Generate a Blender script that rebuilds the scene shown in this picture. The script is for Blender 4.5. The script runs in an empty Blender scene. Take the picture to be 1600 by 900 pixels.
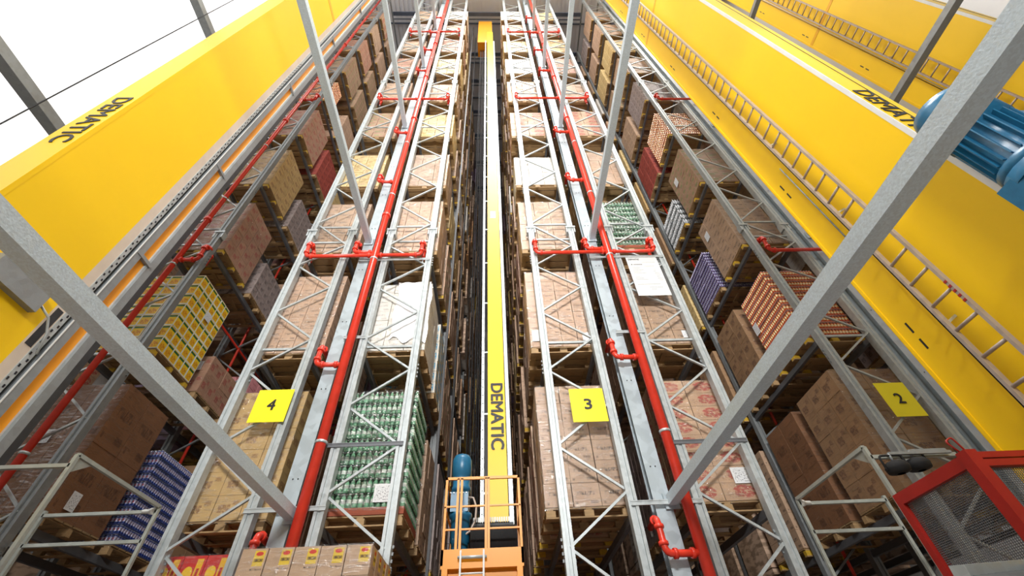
import bpy, math, random
from mathutils import Matrix, Vector
random.seed(7)
S = bpy.context.scene
COL = S.collection
PI = math.pi

# ------------------------------------------------------------------ camera
cam_data = bpy.data.cameras.new('camera'); cam = bpy.data.objects.new('camera', cam_data); COL.objects.link(cam)
cam_data.sensor_width = 36; cam_data.lens = 15.176; cam_data.clip_start = 0.05; cam_data.clip_end = 300
# rows above are world X, Y, Z expressed along the camera axes
cam.matrix_world = Matrix(((0.999059, 0.019241, -0.038882, 0), (-0.013492, -0.714013, -0.700002, 0), (-0.041231, 0.699868, -0.713082, 1.6), (0, 0, 0, 1)))
S.camera = cam
# ------------------------------------------------------------------ world and exposure
S.view_settings.view_transform = 'Standard'; S.view_settings.look = 'None'
S.view_settings.gamma = 1; S.view_settings.use_curve_mapping = False
S.view_settings.exposure = 0.0
w = bpy.data.worlds.new('world'); S.world = w; w.use_nodes = True
w.node_tree.nodes['Background'].inputs[0].default_value = (0.93, 0.97, 1, 1)
w.node_tree.nodes['Background'].inputs[1].default_value = 0.12
# ------------------------------------------------------------------ large lights: a row of added, unseen lamps under the front hall roof
def area(x, y, z, sx, sy, power, rot=(0, 0, 0), col=(1, 0.98, 0.95)):
    l = bpy.data.lights.new('added_fill_lamp', 'AREA'); l.shape = 'RECTANGLE'; l.size = sx; l.size_y = sy; l.energy = power; l.color = col
    o = bpy.data.objects.new('added_fill_lamp', l); COL.objects.link(o); o.location = (x, y, z); o.rotation_euler = rot
    return o
for x, p in ((-1.5, 4600), (2.5, 4600), (12, 2600)):
    area(x, -3.0, 39.3, 2.6, 8, p)
# added fill lamps, unseen behind the camera, brightening the rack front
for x, z, p in ((-0.9, 9, 480), (0.8, 9, 480), (-.7, 20, 290), (.8, 20, 290)):
    area(x, -7.5, z, 1.6, 1.0, p, (math.radians(98 if z < 12 else 88), 0, 0)).data.spread = math.radians(100)

# ================================================================== helpers
class MB:
    """collects shapes into one mesh; each face may carry a material slot; UV 0..1 on every box face"""
    def __init__(s): s.v = []; s.f = []; s.uv = []; s.mi = []; s.sm = []
    def face(s, idx, uv=None, m=0, sm=False):
        s.f.append(tuple(idx)); s.mi.append(m); s.sm.append(sm)
        s.uv += uv if uv else [(0, 0), (1, 0), (1, 1), (0, 1)][:len(idx)] if len(idx) <= 4 else [(0.5, 0.5)] * len(idx)
    def box(s, x0, x1, y0, y1, z0, z1, m=0):
        b = len(s.v)
        s.v += [(x0, y0, z0), (x1, y0, z0), (x1, y1, z0), (x0, y1, z0), (x0, y0, z1), (x1, y0, z1), (x1, y1, z1), (x0, y1, z1)]
        for q in ((0, 1, 5, 4), (1, 2, 6, 5), (2, 3, 7, 6), (3, 0, 4, 7), (4, 5, 6, 7), (3, 2, 1, 0)):
            s.face([b + i for i in q], None, m)
        return s
    def bar(s, a, b, w, h, up=(0, -1, 0), m=0):
        a = Vector(a); b = Vector(b); d = (b - a).normalized(); u = Vector(up)
        u = (u - d * u.dot(d))
        if u.length < 1e-4: u = Vector((1, 0, 0)) - d * d.x
        u.normalize(); r = d.cross(u)
        k = len(s.v)
        for p in (a, b):
            for sx, sy in ((-1, -1), (1, -1), (1, 1), (-1, 1)):
                s.v.append(tuple(p + r * (sx * w / 2) + u * (sy * h / 2)))
        for q in ((0, 1, 5, 4), (1, 2, 6, 5), (2, 3, 7, 6), (3, 0, 4, 7), (4, 5, 6, 7), (3, 2, 1, 0)):
            s.face([k + i for i in q], None, m)
        return s
    def prism(s, prof, z0, z1, m=0):
        """closed 2-D profile (x, y), counter-clockwise, extruded along z"""
        n = len(prof); k = len(s.v)
        s.v += [(x, y, z0) for x, y in prof] + [(x, y, z1) for x, y in prof]
        for i in range(n):
            j = (i + 1) % n
            s.face([k + i, k + j, k + n + j, k + n + i], None, m)
        s.face([k + n + i for i in range(n)], None, m); s.face([k + i for i in reversed(range(n))], None, m)
        return s
    def tube(s, pts, r, n=8, m=0, caps=True):
        pts = [Vector(p) for p in pts]; rs = r if isinstance(r, (list, tuple)) else [r] * len(pts)
        k = len(s.v); prev = None
        for i, p in enumerate(pts):
            t = (pts[min(i + 1, len(pts) - 1)] - pts[max(i - 1, 0)]).normalized()
            if prev is None:
                a = Vector((0, 0, 1)) if abs(t.z) < 0.9 else Vector((1, 0, 0)); u = t.cross(a).normalized()
            else:
                u = (prev - t * prev.dot(t)).normalized()
            prev = u; v = t.cross(u)
            for j in range(n):
                an = 2 * PI * j / n
                s.v.append(tuple(p + (u * math.cos(an) + v * math.sin(an)) * rs[i]))
        for i in range(len(pts) - 1):
            for j in range(n):
                q = (j + 1) % n
                s.face([k + i * n + j, k + i * n + q, k + (i + 1) * n + q, k + (i + 1) * n + j],
                       [(j / n, i), (q / n if q else 1, i), (q / n if q else 1, i + 1), (j / n, i + 1)], m, True)
        if caps:
            s.face([k + j for j in reversed(range(n))], None, m)
            s.face([k + (len(pts) - 1) * n + j for j in range(n)], None, m)
        return s
    def lathe(s, prof, cx, cy, n=8, m=0):
        """prof: (r, z) from bottom to top; UV v runs with height"""
        k = len(s.v); z0 = prof[0][1]; zh = prof[-1][1] - z0
        for r, z in prof:
            for j in range(n):
                s.v.append((cx + r * math.cos(2 * PI * j / n), cy + r * math.sin(2 * PI * j / n), z))
        for i in range(len(prof) - 1):
            va = (prof[i][1] - z0) / zh; vb = (prof[i + 1][1] - z0) / zh
            for j in range(n):
                q = (j + 1) % n
                s.face([k + i * n + j, k + i * n + q, k + (i + 1) * n + q, k + (i + 1) * n + j],
                       [(j / n, va), ((j + 1) / n, va), ((j + 1) / n, vb), (j / n, vb)], m, True)
        s.face([k + (len(prof) - 1) * n + j for j in range(n)], [(0.5, 1)] * n, m)
        return s
    def mesh(s, name, mats):
        me = bpy.data.meshes.new(name); me.from_pydata(s.v, [], s.f); 
        uvl = me.uv_layers.new(name='UVMap'); flat = [c for p in s.uv for c in p]; uvl.data.foreach_set('uv', flat)
        for mt in (mats if isinstance(mats, (list, tuple)) else [mats]): me.materials.append(mt)
        me.polygons.foreach_set('material_index', s.mi); me.polygons.foreach_set('use_smooth', s.sm)
        me.update(); return me

def obj(name, me, parent=None, loc=(0, 0, 0), rz=0.0):
    o = bpy.data.objects.new(name, me); COL.objects.link(o); o.location = loc
    if rz: o.rotation_euler = (0, 0, rz)
    if parent: o.parent = parent
    return o
def part(name, mb, mats, parent=None, loc=(0, 0, 0)):
    return obj(name, mb.mesh(name, mats), parent, loc)
def tag(o, label=None, cat=None, group=None, kind=None):
    if label: o['label'] = label
    if cat: o['category'] = cat
    if group: o['group'] = group
    if kind: o['kind'] = kind
    return o
def thing(name, label, cat, loc=(0, 0, 0), group=None):
    o = bpy.data.objects.new(name, None); COL.objects.link(o); o.location = loc; o.empty_display_size = 0.2
    return tag(o, label, cat, group)
def struct(name, mb, mats):
    return tag(part(name, mb, mats), kind='structure')

# ================================================================== materials
class NT:
    """tiny node expression builder"""
    def __init__(s, m):
        m.use_nodes = True; s.t = m.node_tree; s.N = s.t.nodes; s.L = s.t.links; s.b = s.N['Principled BSDF']
    def lk(s, a, b): s.L.new(a, b)
    def put(s, sock, v):
        if isinstance(v, (int, float)): sock.default_value = v
        elif isinstance(v, tuple): sock.default_value = v if len(v) == 4 or sock.type == 'VECTOR' else (*v, 1)
        else: s.lk(v, sock)
    def math(s, op, a, b=0.0, c=0.0):
        n = s.N.new('ShaderNodeMath'); n.operation = op; s.put(n.inputs[0], a); s.put(n.inputs[1], b)
        if op in ('MULTIPLY_ADD',): s.put(n.inputs[2], c)
        return n.outputs[0]
    def coord(s, kind='Object'):
        n = s.N.new('ShaderNodeTexCoord'); return n.outputs[kind]
    def sep(s, v):
        n = s.N.new('ShaderNodeSeparateXYZ'); s.lk(v, n.inputs[0]); return n.outputs
    def mapv(s, v, sc=(1, 1, 1), loc=(0, 0, 0)):
        n = s.N.new('ShaderNodeMapping'); s.lk(v, n.inputs[0]); n.inputs['Scale'].default_value = sc; s.put(n.inputs['Location'], loc); return n.outputs[0]
    def noise(s, v, sc=5, det=2, rough=0.5, dist=0.0):
        n = s.N.new('ShaderNodeTexNoise'); s.lk(v, n.inputs['Vector']); n.inputs['Scale'].default_value = sc
        n.inputs['Detail'].default_value = det; n.inputs['Roughness'].default_value = rough; n.inputs['Distortion'].default_value = dist
        return n.outputs['Fac']
    def vor(s, v, sc=5, out='Color'):
        n = s.N.new('ShaderNodeTexVoronoi'); s.lk(v, n.inputs['Vector']); n.inputs['Scale'].default_value = sc; return n.outputs[out]
    def mix(s, f, a, b, mode='MIX'):
        n = s.N.new('ShaderNodeMix'); n.data_type = 'RGBA'; n.blend_type = mode
        s.put(n.inputs[0], f); s.put(n.inputs[6], a); s.put(n.inputs[7], b); return n.outputs[2]
    def ramp(s, f, a, b, lo=0.4, hi=0.6):
        n = s.N.new('ShaderNodeMapRange'); s.put(n.inputs[0], f); n.inputs[1].default_value = lo; n.inputs[2].default_value = hi
        n.inputs[3].default_value = a; n.inputs[4].default_value = b; return n.outputs[0]
    def rect(s, u, v, u0, u1, v0, v1):
        a = s.math('MULTIPLY', s.math('GREATER_THAN', u, u0), s.math('LESS_THAN', u, u1))
        b = s.math('MULTIPLY', s.math('GREATER_THAN', v, v0), s.math('LESS_THAN', v, v1))
        return s.math('MULTIPLY', a, b)
    def rnd(s):
        return s.N.new('ShaderNodeObjectInfo').outputs['Random']
    def bump(s, h, st=0.3, dist=0.02):
        n = s.N.new('ShaderNodeBump'); n.inputs['Strength'].default_value = st; n.inputs['Distance'].default_value = dist
        s.lk(h, n.inputs['Height']); s.lk(n.outputs[0], s.b.inputs['Normal'])
def base_mat(name, rough=0.5, metal=0.0):
    m = bpy.data.materials.new(name); t = NT(m); t.b.inputs['Roughness'].default_value = rough; t.b.inputs['Metallic'].default_value = metal
    return m, t
def plain(name, col, rough=0.5, metal=0.0, var=0.12, sc=3.0, bump=0.0):
    m, t = base_mat(name, rough, metal)
    n = t.noise(t.coord(), sc, 4, 0.6)
    t.put(t.b.inputs['Base Color'], t.mix(t.ramp(n, 0, 1, 0.3, 0.7), tuple(c * (1 - var) for c in col), tuple(min(1, c * (1 + var)) for c in col)))
    if bump: t.bump(t.noise(t.coord(), sc * 12, 3), bump, 0.01)
    return m
def galv(name, col, rough=0.42, metal=0.35, sc=14, var=0.16):
    m, t = base_mat(name, rough, metal)
    c = t.coord(); v = t.sep(t.vor(c, sc))[0]; n = t.noise(c, 2.2, 4, 0.6)
    f = t.math('ADD', t.math('MULTIPLY', v, 0.5), t.math('MULTIPLY', n, 0.5))
    t.put(t.b.inputs['Base Color'], t.mix(f, tuple(x * (1 - var) for x in col), tuple(min(1, x * (1 + var)) for x in col)))
    t.put(t.b.inputs['Roughness'], t.ramp(f, rough - 0.08, rough + 0.12, 0.2, 0.8))
    t.bump(t.noise(c, 60, 3), 0.35 if sc > 50 else 0.12, 0.006)
    return m
M = {}
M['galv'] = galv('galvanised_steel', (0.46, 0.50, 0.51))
M['galv_dull_shade'] = galv('dull_shaded_galvanised_steel', (0.27, 0.29, 0.30), 0.5, 0.3)  # dull parts, and the rack steel darkened for posts in shade
M['tie'] = galv('tie_beam_steel', (0.58, 0.68, 0.75), 0.5, 0.2, 70, 0.18)
M['column'] = galv('column_steel', (0.43, 0.50, 0.54), 0.45, 0.3, 8)
M['yellow'] = plain('crane_yellow_paint', (0.94, 0.59, 0.0), 0.45, 0, 0.03, 0.5)
M['orange'] = plain('platform_orange_paint', (0.82, 0.31, 0.008), 0.4, 0, 0.05, 2)
M['red'] = plain('sprinkler_red_paint', (0.74, 0.045, 0.022), 0.32, 0, 0.12, 4)
M['cage_red'] = plain('guard_red_paint', (0.36, 0.014, 0.010), 0.4, 0, 0.1, 4)
M['white'] = plain('white_rail_paint', (0.75, 0.76, 0.74), 0.45, 0, 0.06, 3)
M['beige'] = plain('pale_rail_strip', (0.62, 0.52, 0.42), 0.5, 0, 0.08, 2)
M['blue'] = plain('motor_blue_paint', (0.015, 0.14, 0.27), 0.33, 0, 0.15, 9, 0.1)
M['black'] = plain('black_rubber', (0.010, 0.010, 0.011), 0.85, 0, 0.2, 8)
M['dark'] = plain('dark_steel', (0.035, 0.036, 0.04), 0.5, 0.2, 0.2, 5)
M['ladder'] = galv('ladder_aluminium', (0.42, 0.35, 0.30), 0.45, 0.3)
M['sign'] = plain('sign_yellow', (0.93, 0.80, 0.01), 0.5, 0, 0.02, 2)
M['ink'] = plain('black_lettering', (0.01, 0.01, 0.015), 0.5, 0, 0.0, 2)
M['roof'] = plain('roof_sheet', (0.80, 0.80, 0.84), 0.5, 0.1, 0.04, 0.6)
M['purlin'] = plain('blue_grey_purlin', (0.11, 0.14, 0.2), 0.5, 0.2, 0.15, 2)
M['wallp'] = plain('light_wall_panel', (0.74, 0.74, 0.74), 0.6, 0, 0.05, 0.8)
M['concrete'] = plain('floor_concrete', (0.30, 0.29, 0.28), 0.6, 0, 0.12, 1.2)
M['plastic_white'] = plain('white_plastic_sheet', (0.88, 0.88, 0.9), 0.25, 0, 0.05, 3)
M['paper'] = plain('white_paper', (0.62, 0.62, 0.62), 0.6, 0, 0.03, 10)
M['tiergrey'] = plain('tie_beam_dark', (0.13, 0.14, 0.135), 0.55, 0.1, 0.15, 3)
M['bracket'] = galv('beam_steel_grey', (0.15, 0.16, 0.175), 0.5, 0.3)
M['frame_pale'] = galv('guard_frame_aluminium', (0.36, 0.385, 0.35), 0.45, 0.25)
M['seam'] = plain('mast_joint_paint', (0.80, 0.40, 0.0), 0.45, 0, 0.05, 2)
# daylight through the translucent wall of the hall
m = bpy.data.materials.new('daylit_translucent_panel'); t = NT(m)
t.b.inputs['Base Color'].default_value = (0.9, 0.9, 0.9, 1); t.b.inputs['Roughness'].default_value = 0.5
t.b.inputs['Emission Color'].default_value = (0.97, 0.985, 1, 1); t.b.inputs['Emission Strength'].default_value = 0.95
M['daylit'] = m
def wood(name, col):
    m, t = base_mat(name, 0.7)
    c = t.coord(); n = t.noise(t.mapv(c, (3, 20, 20)), 2.5, 5, 0.65); r = t.rnd()
    base = t.mix(t.ramp(n, 0, 1, 0.3, 0.7), tuple(x * 0.62 for x in col), col)
    t.put(t.b.inputs['Base Color'], t.mix(t.math('MULTIPLY', r, 0.35), base, tuple(x * 0.45 for x in col)))
    return m
M['wood'] = wood('pallet_wood', (0.50, 0.32, 0.15))
M['wood_y'] = wood('yellow_painted_pallet_wood', (0.75, 0.47, 0.03))
M['wood_r'] = wood('red_brown_painted_wood', (0.42, 0.09, 0.035))

def carton(name, base, ink=(0.08, 0.06, 0.05), style='text', ink2=(0.5, 0.05, 0.04), rough=0.55, tint=0.22):
    m, t = base_mat(name, rough)
    uvn = t.coord('UV'); sp = t.sep(uvn); u, v = sp[0], sp[1]; r = t.rnd()
    oc = t.coord()
    n = t.noise(oc, 4, 3, 0.6)
    c = t.mix(t.ramp(n, 0, 1, 0.3, 0.7), tuple(x * 0.90 for x in base), tuple(min(1, x * 1.08) for x in base))
    c = t.mix(t.math('MULTIPLY', r, tint), c, tuple(x * 0.55 for x in base))
    nv = t.N.new('ShaderNodeVectorMath'); nv.operation = 'ADD'; t.lk(uvn, nv.inputs[0])
    cb = t.N.new('ShaderNodeCombineXYZ'); t.put(cb.inputs[0], t.math('MULTIPLY', r, 37.0)); t.lk(cb.outputs[0], nv.inputs[1]); ru = nv.outputs[0]
    if style == 'text':        # a line of small dark print and a box mark in the corner
        g = t.math('GREATER_THAN', t.noise(t.mapv(uvn, (24, 7, 1)), 1.0, 2, 0.7), 0.5)
        a = t.math('MULTIPLY', t.rect(u, v, 0.16, 0.80, 0.48, 0.64), g)
        b = t.math('MULTIPLY', t.rect(u, v, 0.62, 0.9, 0.12, 0.24), t.math('GREATER_THAN', t.noise(t.mapv(uvn, (60, 40, 1)), 1.0, 1), 0.45))
        d = t.math('MULTIPLY', t.rect(u, v, 0.08, 0.16, 0.1, 0.2), g)
        f = t.math('MAXIMUM', t.math('MAXIMUM', a, b), d)
        c = t.mix(t.math('MULTIPLY', f, 0.8), c, ink)
    elif style == 'blotch':    # red and dark printed emblem
        g = t.noise(t.mapv(uvn, (9, 7, 1)), 1.0, 3, 0.75)
        e1 = t.math('LESS_THAN', t.math('ADD', t.math('POWER', t.math('MULTIPLY', t.math('SUBTRACT', u, 0.56), 3.4), 2), t.math('POWER', t.math('MULTIPLY', t.math('SUBTRACT', v, 0.5), 2.7), 2)), 1.0)
        f = t.math('MULTIPLY', e1, t.math('GREATER_THAN', g, 0.47))
        c = t.mix(t.math('MULTIPLY', f, 0.85), c, ink2)
        e2 = t.math('MULTIPLY', t.math('MULTIPLY', t.rect(u, v, 0.1, 0.5, 0.16, 0.5), 1.0), t.math('GREATER_THAN', t.noise(t.mapv(uvn, (24, 16, 1)), 1, 2), 0.56))
        c = t.mix(t.math('MULTIPLY', e2, 0.6), c, ink)
    elif style == 'marks':     # scattered brown oval stamps
        g = t.rect(u, v, 0.14, 0.56, 0.30, 0.62)
        h = t.math('MULTIPLY', g, t.math('GREATER_THAN', t.noise(t.mapv(uvn, (17, 9, 1)), 1, 3, 0.7), 0.46))
        h2 = t.math('MULTIPLY', t.rect(u, v, 0.62, 0.86, 0.6, 0.8), t.math('GREATER_THAN', t.noise(t.mapv(uvn, (30, 22, 1)), 1, 2), 0.48))
        c = t.mix(t.math('MULTIPLY', t.math('MAXIMUM', h, h2), 0.7), c, ink)
    elif style == 'yellowcard':
        edge = t.math('SUBTRACT', 1.0, t.rect(u, v, 0.06, 0.94, 0.06, 0.95))
        c = t.mix(t.rect(u, v, 0.06, 0.94, 0.74, 0.9), c, (0.02, 0.12, 0.035))
        blob = t.math('LESS_THAN', t.math('ADD', t.math('POWER', t.math('MULTIPLY', t.math('SUBTRACT', u, 0.5), 2.8), 2), t.math('POWER', t.math('MULTIPLY', t.math('SUBTRACT', v, 0.34), 4.0), 2)), 1.0)
        c = t.mix(t.math('MULTIPLY', blob, 0.8), c, t.mix(t.ramp(t.noise(t.mapv(uvn, (9, 9, 1)), 1, 2), 0, 1, 0.42, 0.55), (0.55, 0.09, 0.01), (0.85, 0.5, 0.02)))
        c = t.mix(edge, c, (0.75, 0.75, 0.70))
    elif style == 'label':     # small yellow square label with a red mark
        k = t.rect(u, v, 0.52, 0.93, 0.42, 0.93)
        c = t.mix(k, c, (0.72, 0.50, 0.03))
        k2 = t.math('LESS_THAN', t.math('ADD', t.math('POWER', t.math('MULTIPLY', t.math('SUBTRACT', u, 0.72), 7), 2), t.math('POWER', t.math('MULTIPLY', t.math('SUBTRACT', v, 0.82), 14), 2)), 1.0)
        c = t.mix(k2, c, (0.6, 0.04, 0.02))
        k3 = t.math('MULTIPLY', t.rect(u, v, 0.56, 0.9, 0.55, 0.66), t.math('GREATER_THAN', t.noise(t.mapv(uvn, (50, 14, 1)), 1, 2), 0.45))
        c = t.mix(k3, c, (0.12, 0.06, 0.01))
        k4 = t.math('MULTIPLY', t.rect(u, v, 0.5, 0.95, 0.28, 0.34), t.math('GREATER_THAN', t.noise(t.mapv(uvn, (60, 14, 1)), 1, 2), 0.5))
        c = t.mix(k4, c, ink)
    elif style == 'redcard':
        k = t.math('LESS_THAN', t.math('ADD', t.math('POWER', t.math('MULTIPLY', t.math('SUBTRACT', u, 0.34), 4.6), 2), t.math('POWER', t.math('MULTIPLY', t.math('SUBTRACT', v, 0.45), 4.6), 2)), 1.0)
        c = t.mix(k, c, (0.85, 0.55, 0.02))
        c = t.mix(t.rect(u, v, 0.62, 0.9, 0.1, 0.9), c, (0.8, 0.45, 0.02))
        c = t.mix(t.rect(u, v, 0.70, 0.82, 0.2, 0.6), c, (0.5, 0.02, 0.01))
    elif style == 'bluecard':
        c = t.mix(t.math('MULTIPLY', t.math('GREATER_THAN', t.noise(t.mapv(ru, (5, 5, 1)), 1, 2), 0.5), t.rect(u, v, 0.1, 0.9, 0.2, 0.95)), c, (0.03, 0.35, 0.62))
        c = t.mix(t.math('MULTIPLY', t.rect(u, v, 0.2, 0.6, 0.1, 0.4), 0.8), c, (0.7, 0.45, 0.05))
    t.put(t.b.inputs['Base Color'], c)
    t.bump(t.noise(oc, 9, 3), 0.25, 0.01)
    return m
BROWN = (0.52, 0.35, 0.235)
M['c_plain'] = carton('brown_carton', BROWN)
M['c_plain2'] = carton('pale_brown_carton', (0.56, 0.37, 0.25), (0.12, 0.08, 0.06))
M['c_dark'] = carton('dark_brown_carton', (0.27, 0.13, 0.065), (0.1, 0.05, 0.03), 'text', tint=0.12)
M['c_blotch'] = carton('red_printed_carton', (0.55, 0.36, 0.23), (0.2, 0.1, 0.07), 'blotch', (0.42, 0.055, 0.05))
M['c_gold'] = carton('golden_carton', (0.60, 0.40, 0.17), (0.22, 0.09, 0.04), 'marks')
M['c_marks'] = carton('stamped_brown_carton', (0.40, 0.24, 0.13), (0.14, 0.07, 0.05), 'marks')
M['c_green'] = carton('green_marked_carton', (0.46, 0.29, 0.19), (0.12, 0.28, 0.07), 'marks')
M['c_redmark'] = carton('red_marked_carton', (0.47, 0.27, 0.18), (0.36, 0.03, 0.04), 'marks')
M['c_yellow'] = carton('yellow_food_carton', (0.86, 0.58, 0.02), style='yellowcard', tint=0.06)
M['c_label'] = carton('carton_with_yellow_label', (0.50, 0.34, 0.22), style='label')
M['c_red'] = carton('red_carton', (0.62, 0.03, 0.025), style='redcard', tint=0.08)
M['c_rednoir'] = carton('dark_red_carton', (0.36, 0.07, 0.05), (0.1, 0.01, 0.02), 'marks', tint=0.15)
M['c_pink'] = carton('pink_carton', (0.72, 0.30, 0.32), (0.4, 0.1, 0.12), 'text', tint=0.1)
M['c_blue'] = carton('blue_printed_carton', (0.62, 0.58, 0.5), style='bluecard', tint=0.1)
M['c_white'] = carton('pale_wrapped_carton', (0.72, 0.68, 0.62), (0.4, 0.36, 0.33), 'text', tint=0.12)
M['c_cream'] = carton('cream_carton', (0.70, 0.52, 0.24), (0.35, 0.2, 0.06), 'marks', tint=0.12)
M['c_grey'] = carton('grey_mauve_carton', (0.36, 0.29, 0.27), (0.06, 0.05, 0.06), 'marks', tint=0.12)
def bottle_mat(name, body, cap, band):
    m, t = base_mat(name, 0.12); u, v = t.sep(t.coord('UV'))[:2]
    n = t.noise(t.coord(), 11, 3, 0.7)
    c = t.mix(t.ramp(n, 0, 1, 0.35, 0.62), tuple(x * 0.35 for x in body), body)
    c = t.mix(t.rect(u, v, -1, 2, 0.30, 0.56), c, t.mix(t.ramp(n, 0, 1, 0.45, 0.55), band, tuple(x * 0.6 for x in band)))
    c = t.mix(t.math('GREATER_THAN', v, 0.93), c, cap); t.put(t.b.inputs['Base Color'], c)
    return m
M['bottle_green'] = bottle_mat('green_bottle', (0.17, 0.42, 0.24), (0.70, 0.78, 0.72), (0.55, 0.64, 0.56))
M['bottle_clear'] = bottle_mat('clear_bottle', (0.62, 0.66, 0.68), (0.9, 0.9, 0.9), (0.8, 0.8, 0.82))
def can_mat(name, a, b, c3, tray):
    m, t = base_mat(name, 0.25, 0.2); u, v = t.sep(t.coord('UV'))[:2]
    c = t.mix(t.rect(u, v, -1, 2, 0.35, 0.8), a, b)
    c = t.mix(t.math('MULTIPLY', t.rect(u, v, -1, 2, 0.45, 0.68), t.math('GREATER_THAN', t.math('SINE', t.math('MULTIPLY', u, 12.0)), 0.1)), c, c3)
    c = t.mix(t.math('GREATER_THAN', v, 0.93), c, (0.6, 0.6, 0.62)); t.put(t.b.inputs['Base Color'], c)
    m2 = plain(name + '_tray', tray, 0.5, 0, 0.1, 6)
    return (m, m2)
M['can_blue'] = can_mat('blue_can', (0.02, 0.05, 0.25), (0.36, 0.34, 0.46), (0.5, 0.05, 0.07), (0.05, 0.07, 0.20))
M['can_orange'] = can_mat('orange_can', (0.58, 0.08, 0.03), (0.80, 0.40, 0.14), (0.9, 0.72, 0.45), (0.50, 0.22, 0.16))
M['can_purple'] = can_mat('purple_can', (0.12, 0.05, 0.22), (0.75, 0.72, 0.78), (0.08, 0.10, 0.4), (0.10, 0.08, 0.20))
# shrink film
m = bpy.data.materials.new('stretch_film'); m.use_nodes = True; nt = m.node_tree; nt.nodes.clear()
o_ = nt.nodes.new('ShaderNodeOutputMaterial'); mx = nt.nodes.new('ShaderNodeMixShader'); tr = nt.nodes.new('ShaderNodeBsdfTransparent'); gl = nt.nodes.new('ShaderNodeBsdfGlossy')
gl.inputs['Roughness'].default_value = 0.12; gl.inputs['Color'].default_value = (0.95, 0.95, 0.95, 1); tr.inputs[0].default_value = (0.97, 0.97, 0.97, 1)
tc = nt.nodes.new('ShaderNodeTexCoord'); mp = nt.nodes.new('ShaderNodeMapping'); mp.inputs['Scale'].default_value = (1.5, 1.5, 7); mp.inputs['Rotation'].default_value = (0.25, 0.3, 0)
ns = nt.nodes.new('ShaderNodeTexNoise'); ns.inputs['Scale'].default_value = 3.0; ns.inputs['Detail'].default_value = 4; ns.inputs['Distortion'].default_value = 1.2
mr = nt.nodes.new('ShaderNodeMapRange'); mr.inputs[1].default_value = 0.45; mr.inputs[2].default_value = 0.72; mr.inputs[3].default_value = 0.03; mr.inputs[4].default_value = 0.30
bp = nt.nodes.new('ShaderNodeBump'); bp.inputs['Strength'].default_value = 0.9; bp.inputs['Distance'].default_value = 0.05
L = nt.links.new
L(tc.outputs['Object'], mp.inputs[0]); L(mp.outputs[0], ns.inputs['Vector']); L(ns.outputs['Fac'], mr.inputs[0]); L(ns.outputs['Fac'], bp.inputs['Height'])
L(bp.outputs[0], gl.inputs['Normal']); L(mr.outputs[0], mx.inputs[0]); L(tr.outputs[0], mx.inputs[1]); L(gl.outputs[0], mx.inputs[2]); L(mx.outputs[0], o_.inputs[0])
M['film'] = m
# guard mesh: woven wire, built as real wires below; distant loads: colour by cell
m, t = base_mat('distant_loads', 0.6); c = t.coord()
fl = t.N.new('ShaderNodeVectorMath'); fl.operation = 'FLOOR'; t.lk(t.mapv(c, (0.001, 0.62, 0.3)), fl.inputs[0])
wn = t.N.new('ShaderNodeTexWhiteNoise'); t.lk(fl.outputs[0], wn.inputs[0])
cr = t.N.new('ShaderNodeValToRGB'); cr.color_ramp.interpolation = 'CONSTANT'; e = cr.color_ramp.elements
e[0].color = (*BROWN, 1); e[1].position = 0.3; e[1].color = (0.38, 0.22, 0.12, 1)
for p, cc in ((0.5, (0.6, 0.42, 0.3)), (0.65, (0.62, 0.56, 0.5)), (0.75, (0.5, 0.25, 0.1)), (0.85, (0.75, 0.5, 0.1)), (0.93, (0.28, 0.2, 0.3))):
    q = e.new(p); q.color = (*cc, 1)
t.lk(wn.outputs[0], cr.inputs[0]); nn = t.noise(t.mapv(c, (3, 3, 9)), 1, 3)
t.put(t.b.inputs['Base Color'], t.mix(t.ramp(nn, 0, 0.7, 0.45, 0.6), cr.outputs[0], (0.16, 0.1, 0.06)))
M['far'] = m

# ================================================================== setting
ZR = 40.0
# floor
struct('floor', MB().box(-14, 18, -9, 46, -0.2, 0), M['concrete'])
# ceiling of trapezoid roof sheet running along the aisles
mb = MB(); x = -14.0; prof = []
while x < 18: 
    mb.box(x, x + 0.16, -9, 46, ZR - 0.06, ZR + 0.05); mb.box(x + 0.16, x + 0.32, -9, 46, ZR, ZR + 0.05); x += 0.32
struct('ceiling', mb, M['roof'])
struct('wall_back', MB().box(-14, 18, 46, 46.2, 0, ZR), M['wallp'])
# left side: translucent daylit panels
struct('window_1', MB().box(-14.2, -14, -9, 6.9, 10, ZR), M['daylit'])
struct('wall_left', MB().box(-14.2, -14, 6.9, 46, 0, ZR).box(-14.2, -14, -9, 6.9, 0, 10), M['wallp'])
mb = MB(); y = -9.0
struct('wall_right', MB().box(18, 18.2, -9, 46, 0, ZR), M['wallp'])
wr = bpy.data.objects['wall_right']
for k in range(12):
    for j in range(7):
        y0 = -9 + k * 1.2
        obj('wall_panel', (bpy.data.meshes.get('wall_panel') or MB().box(0, 0.03, 0.012, 1.188, 0.012, 5.69).mesh('wall_panel', M['wallp'])), wr, (17.97, y0, j * 5.7))
# purlins under the roof
for k in range(9):
    struct('trim_%d' % (k + 1), MB().bar((-14, -8 + k * 2.8, ZR - 0.2), (18, -8 + k * 2.8, ZR - 0.2), 0.08, 0.16, (0, 0, 1)), M['purlin'])

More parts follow.
